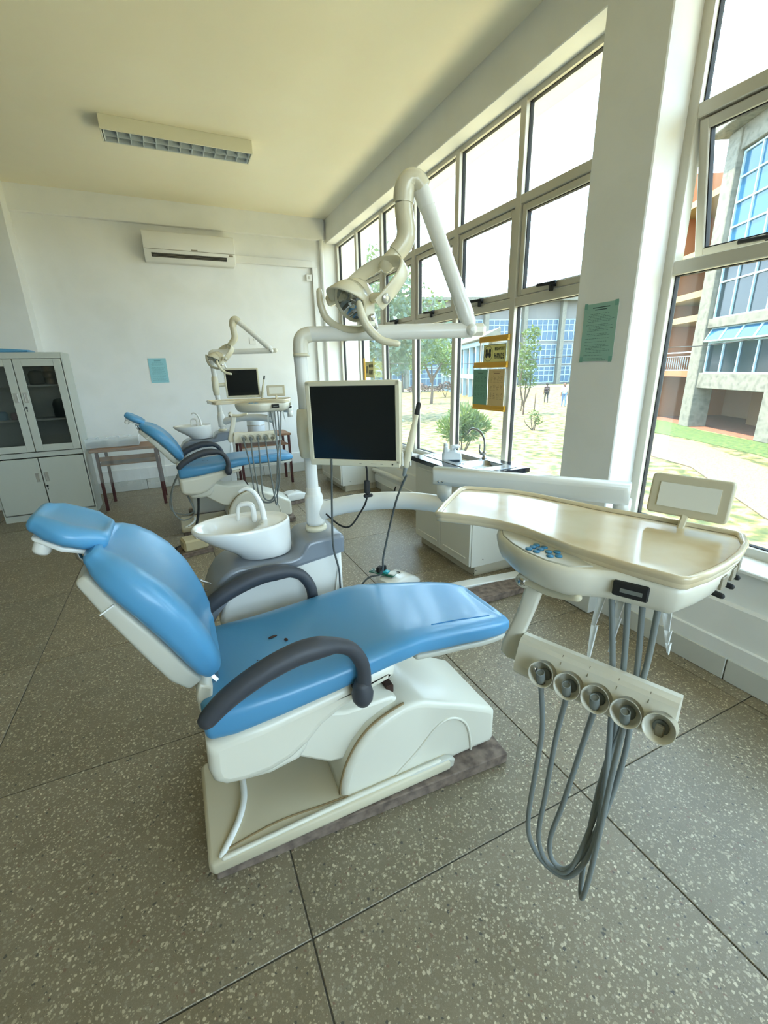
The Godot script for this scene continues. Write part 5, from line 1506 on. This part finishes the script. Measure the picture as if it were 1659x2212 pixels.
func build_fittings() -> void:
	# ceiling light
	var cl := thing("ceiling_light", "long white ceiling light with a square louvre, switched off", "ceiling light", V(0.4, 3.53, -5.025))
	var bx := mb()
	for s in [-1, 1]:
		bx.box(V(0, -0.052, s * 0.115), V(1.22, 0.104, 0.012), 0.002)
		bx.box(V(s * 0.604, -0.052, 0), V(0.012, 0.104, 0.23), 0.002)
	bx.box(V(0, -0.008, 0), V(1.21, 0.014, 0.22))
	put("housing", bx, mat(c8(226, 222, 198), 0.5), cl)
	var lv := mat(c8(206, 214, 218), 0.35, 0.2)
	for k in 13:
		put("louvre_blade", mb().prism(v2([-0.002, -0.1, 0.002, -0.1, 0.01, -0.05, -0.01, -0.05]), -0.108, 0.108).move(Transform3D(Basis(), V(-0.588 + 0.098 * k, 0, 0))), lv, cl)
	for z in [-0.108, 0.0, 0.108]:
		put("louvre_rail", mb().box(V(0, -0.077, z), V(1.19, 0.05, 0.004)), lv, cl)
	for z in [-0.054, 0.054]:
		put("tube", mb().tube(PackedVector3Array([V(-0.58, -0.035, z), V(0.58, -0.035, z)]), 0.012, 12), M.white, cl)
	# air conditioner with its trunking
	var ac := thing("air_conditioner", "white wall air conditioner high on the far wall", "air conditioner", V(0.48, 3.0, -6.715))
	var prof := v2([0.115, 0.15, -0.1, 0.155, -0.112, 0.14, -0.115, -0.02, -0.105, -0.06, -0.06, -0.145, 0.0, -0.155, 0.115, -0.155])
	put("casing", mb().prism(prof, -0.53, 0.53, 0.01, Transform3D(Basis(V(0, 0, -1), V(0, 1, 0), V(1, 0, 0)), Vector3.ZERO), 3), M.white, ac)
	put("seam", mb().box(V(0, -0.04, 0.113), V(1.05, 0.004, 0.006)), M.switch, ac)
	var vent := put("vent", mb().bar(V(-0.45, -0.097, 0.083), V(0.42, -0.097, 0.083), 0.012, 0.046, 0.0, V(0, 1, 0.55)), M.rubber, ac)
	for k in 3:
		put("louvre", mb().bar(V(-0.44, -0.084 - 0.013 * k, 0.0935 - 0.007 * k), V(0.41, -0.084 - 0.013 * k, 0.0935 - 0.007 * k), 0.007, 0.0025, 0.0, V(0, 1, 0.55)), M.switch, vent)
	put("logo", mb().box(V(0.04, -0.028, 0.1165), V(0.075, 0.012, 0.001)), M.switch, ac)
	put("display", mb().box(V(0.475, -0.06, 0.107), V(0.05, 0.02, 0.002)), M.switch, ac)
	var tk := mb()
	tk.box(V(1.56, 2.955, -6.804), V(1.06, 0.085, 0.05), 0.004)
	tag(put("pipe_trunking", tk, M.white), "white pipe trunking running right from the air conditioner", "trunking")
	tag(put("pipe_trunking", mb().box(V(2.115, 1.61, -6.804), V(0.075, 2.6, 0.05), 0.004), M.white), "white vertical pipe trunking in the far right corner", "trunking")
	tag(put("drain_pipe", mb().tube(PackedVector3Array([V(2.235, 0.305, -6.798), V(2.235, 3.26, -6.798)]), 0.03, 14), M.wall), "round white vertical pipe beside the corner trunking", "pipe")
	var sw := thing("wall_switch", "small square white switch box below the trunking corner", "switch", V(2.03, 2.785, -6.81))
	put("box", mb().box(V(0, 0, 0), V(0.085, 0.085, 0.035), 0.004), M.white, sw)
	put("rocker", mb().box(V(0, 0, 0.019), V(0.026, 0.036, 0.008), 0.002), M.shell2, sw)
	var so := thing("wall_socket", "square white socket plate on the far wall behind the rear lamp arm", "socket", V(1.15, 1.94, -6.825))
	put("plate", mb().box(V(0, 0, 0), V(0.09, 0.09, 0.012), 0.003), M.white, so)
	put("switch", mb().box(V(0.015, 0.015, 0.008), V(0.016, 0.024, 0.006), 0.002), M.shell2, so)
	# notices
	var FX := Transform3D(Basis(V(0, 0, 1), V(0, 1, 0), V(-1, 0, 0)), Vector3.ZERO)
	var pn := sheet("notice", "pale green printed notice taped to the pillar between the windows", "notice", FX, 0.225, 0.31, notice_tex(c8(150, 190, 176), c8(56, 78, 74), 26, 5))
	pn.position = V(2.257, 1.675, -1.925)
	for s in [[-1, 1], [1, 1], [-1, -1], [1, -1]]:
		put("tape", mb().box(V(s[0] * 0.1, s[1] * 0.145, 0.0022), V(0.022, 0.03, 0.001)), mat(c8(120, 170, 156), 0.3), pn)
	var bn := sheet("notice", "pale blue printed notice on the far wall left of the rear unit", "notice", Transform3D(), 0.215, 0.31, notice_tex(c8(150, 204, 212), c8(70, 110, 124), 26, 8))
	bn.position = V(-0.115, 1.565, -6.826)
	# leaflet rack on the window
	var yel := mat(c8(214, 160, 24), 0.35)
	var clearp := mat(Color(0.93, 0.95, 0.95, 0.12), 0.05)
	clearp.transparency = BaseMaterial3D.TRANSPARENCY_ALPHA
	var rk := thing("leaflet_rack", "clear leaflet rack with three yellow rails on the window behind the sink", "rack", V(2.447, 1.45, -3.13))
	for q in [[0.272, -0.15, 0.22], [0.07, -0.215, 0.215], [-0.278, -0.215, 0.215]]:
		var w: float = q[2] - q[1]
		put("rail", mb().box(V(0, q[0], (q[1] + q[2]) / 2), V(0.022, 0.046, w), 0.003).box(V(-0.012, q[0] - 0.014, (q[1] + q[2]) / 2), V(0.008, 0.014, w), 0.002), yel, rk)
	put("clear_plate", mb().box(V(0.008, 0.17, 0.035), V(0.003, 0.2, 0.37)), clearp, rk)
	put("clear_plate", mb().box(V(0.008, -0.1, 0), V(0.003, 0.34, 0.43)), clearp, rk)
	put("rail_end", mb().box(V(0.0, 0.17, -0.142), V(0.012, 0.18, 0.012), 0.002), M.white, rk)
	var ws := thing("sign", "yellow sign reading wash your hands on the window behind the sink tap", "sign", V(2.44, 1.609, -3.073))
	ws.basis = FX.basis
	put("card", mb().box(V(0, 0, 0), V(0.285, 0.14, 0.002)), mat(c8(226, 218, 134), 0.5), ws)
	var ink := mat(c8(26, 26, 20), 0.6)
	var bd := mb()
	for s in [-1, 1]:
		bd.box(V(0, s * 0.068, 0.0012), V(0.285, 0.004, 0.001)).box(V(s * 0.1405, 0, 0.0012), V(0.004, 0.14, 0.001))
	for k in 8:
		var a0 := deg_to_rad(22.5 + 45 * k); var a1 := deg_to_rad(67.5 + 45 * k)
		bd.bar(V(-0.08 + 0.059 * cos(a0), 0.063 * sin(a0), 0.0013), V(-0.08 + 0.059 * cos(a1), 0.063 * sin(a1), 0.0013), 0.0025, 0.001, 0.0, V(0, 0, 1))
	put("border", bd, ink, ws)
	var hands := mb()
	for s in [-1, 1]:
		var X := Transform3D(Basis(V(s, 0, 0), V(0, 1, 0), V(0, 0, 1)), V(-0.08 + s * 0.022, 0, 0))
		hands.prism(PackedVector2Array(arc2(Vector2(0, -0.012), 0.016, 0.022, 0, 330, 12)), 0.001, 0.0022, 0.0, X)
		for f in 4:
			hands.prism(PackedVector2Array(arc2(Vector2(-0.011 + 0.0073 * f, 0.018 + [0.0, 0.005, 0.006, 0.001][f]), 0.0034, 0.017, 0, 330, 10)), 0.001, 0.0022, 0.0, X)
		hands.prism(PackedVector2Array(arc2(Vector2(-0.0185, -0.002), 0.0036, 0.013, 0, 330, 10)), 0.001, 0.0022, 0.0, X)
	put("hands_symbol", hands, ink, ws)
	text_on(ws, "WASH YOUR", 0.036, Transform3D(Basis(), V(0.063, 0.034, 0.0016)), ink, 0.58)
	text_on(ws, "HANDS", 0.062, Transform3D(Basis(), V(0.06, -0.022, 0.0016)), ink, 0.6)
	var l1 := sheet("leaflet", "green leaflet in the left pocket of the yellow-railed rack", "leaflet", FX, 0.2, 0.295, notice_tex(c8(110, 156, 132), c8(62, 98, 84), 22, 15, true))
	l1.position = V(2.438, 1.338, -3.245)
	var l2 := sheet("leaflet", "cream leaflet with small drawings in the right pocket of the rack", "leaflet", FX, 0.205, 0.295, notice_tex(c8(212, 182, 122), c8(128, 96, 56), 22, 16, true))
	l2.position = V(2.438, 1.338, -3.03)
	# the same sign again, farther along
	var fs := thing("sign", "small yellow sign with hands on the window, farther along behind the monitor", "sign", V(2.44, 1.51, -5.68))
	fs.basis = FX.basis
	put("card", mb().box(V(0.01, 0, 0), V(0.27, 0.2, 0.002)), mat(c8(216, 204, 130), 0.5), fs)
	put("rail", mb().box(V(-0.165, -0.02, 0), V(0.05, 0.34, 0.014), 0.003), yel, fs)
	put("rail", mb().box(V(0.06, -0.17, 0), V(0.05, 0.06, 0.014), 0.003).box(V(0.3, -0.17, 0), V(0.05, 0.08, 0.014), 0.003), yel, fs)
	text_on(fs, "WASH YOUR", 0.05, Transform3D(Basis(), V(0.06, 0.045, 0.0016)), ink, 0.45)
	text_on(fs, "HANDS", 0.08, Transform3D(Basis(), V(0.06, -0.035, 0.0016)), ink, 0.5)
	put("hands_symbol", mb().box(V(-0.085, 0, 0.0015), V(0.018, 0.09, 0.001)).box(V(-0.055, 0, 0.0015), V(0.018, 0.09, 0.001)), ink, fs)
	# pipes, ducts and cables near the floor
	tag(put("water_pipe", mb().tube(line([V(2.255, 0.26, -5.2), V(2.255, 0.27, -4.8), V(2.255, 0.275, -4.45)]), 0.028, 12), M.wall), "white water pipe along the wall between the two sink cabinets", "pipe")
	tag(put("floor_duct", mb().box(V(0, 0.03, 0), V(0.96, 0.05, 0.09), 0.004).move(Transform3D(Basis(Vector3.UP, -0.12), V(1.78, 0, -2.29))), M.white), "white cable duct on the floor between foreground chair and near sink", "cable duct")
	tag(put("floor_duct", mb().box(V(0, 0.03, 0), V(0.9, 0.05, 0.10), 0.004).move(Transform3D(Basis(Vector3.UP, -0.25), V(1.72, 0, -4.74))), M.white), "white cable duct on the floor near the farther sink cabinet", "cable duct")
	tag(put("floor_board", mb().box(V(1.92, 0.024, -2.16), V(0.62, 0.046, 0.16), 0.004), M.plinth), "worn brown board on the floor beside the near cable duct", "board")
	tag(put("floor_cable", mb().tube(line([V(1.3, 0.015, -4.95), V(1.55, 0.07, -4.75), V(1.8, 0.07, -4.8), V(2.1, 0.02, -4.5), V(2.2, 0.2, -4.45)], 8), 0.008, 8), M.rubber), "black cable crossing the floor duct near the farther sink", "cable")
	tag(put("floor_cable", mb().tube(line([V(0.08, 0.36, -4.5), V(0.05, 0.2, -4.42), V(-0.02, 0.05, -4.35), V(-0.12, 0.015, -4.2), V(-0.2, 0.015, -4.1)], 8), 0.012, 8), M.rubber), "thick black cable hanging from the rear chair to the floor", "cable")
	for k in 2:
		var z := -4.52 - 0.1 * k
		tag(put("tube_loop", mb().tube(line([V(-0.02, 0.66, z), V(-0.13, 0.48, z + 0.03), V(-0.16 - 0.02 * k, 0.28, z + 0.05), V(-0.09, 0.17 + 0.03 * k, z + 0.06), V(0.02, 0.22, z + 0.05), V(-0.02, 0.42, z + 0.02), V(-0.04, 0.52, z)], 8), 0.006, 8), M.hose), ["front grey tube hanging in a loop below the rear chair's back", "rear grey tube hanging in a loop below the rear chair's back"][k], "tube", "hanging tubes of the rear chair")
	var st := thing("suction_stand", "low beige block with a white cloth on the floor before the rear chair", "floor block", V(-0.02, 0, -4.0), 0.2)
	put("board", mb().box(V(0, 0.02, 0), V(0.26, 0.04, 0.2), 0.004), M.plinth, st)
	put("block", mb().box(V(0, 0.09, 0), V(0.2, 0.1, 0.17), 0.015), mat(c8(196, 182, 146), 0.5), st)
	put("cloth", mb().box(V(0.05, 0.143, 0.03), V(0.09, 0.008, 0.1), 0.003), M.white, st)
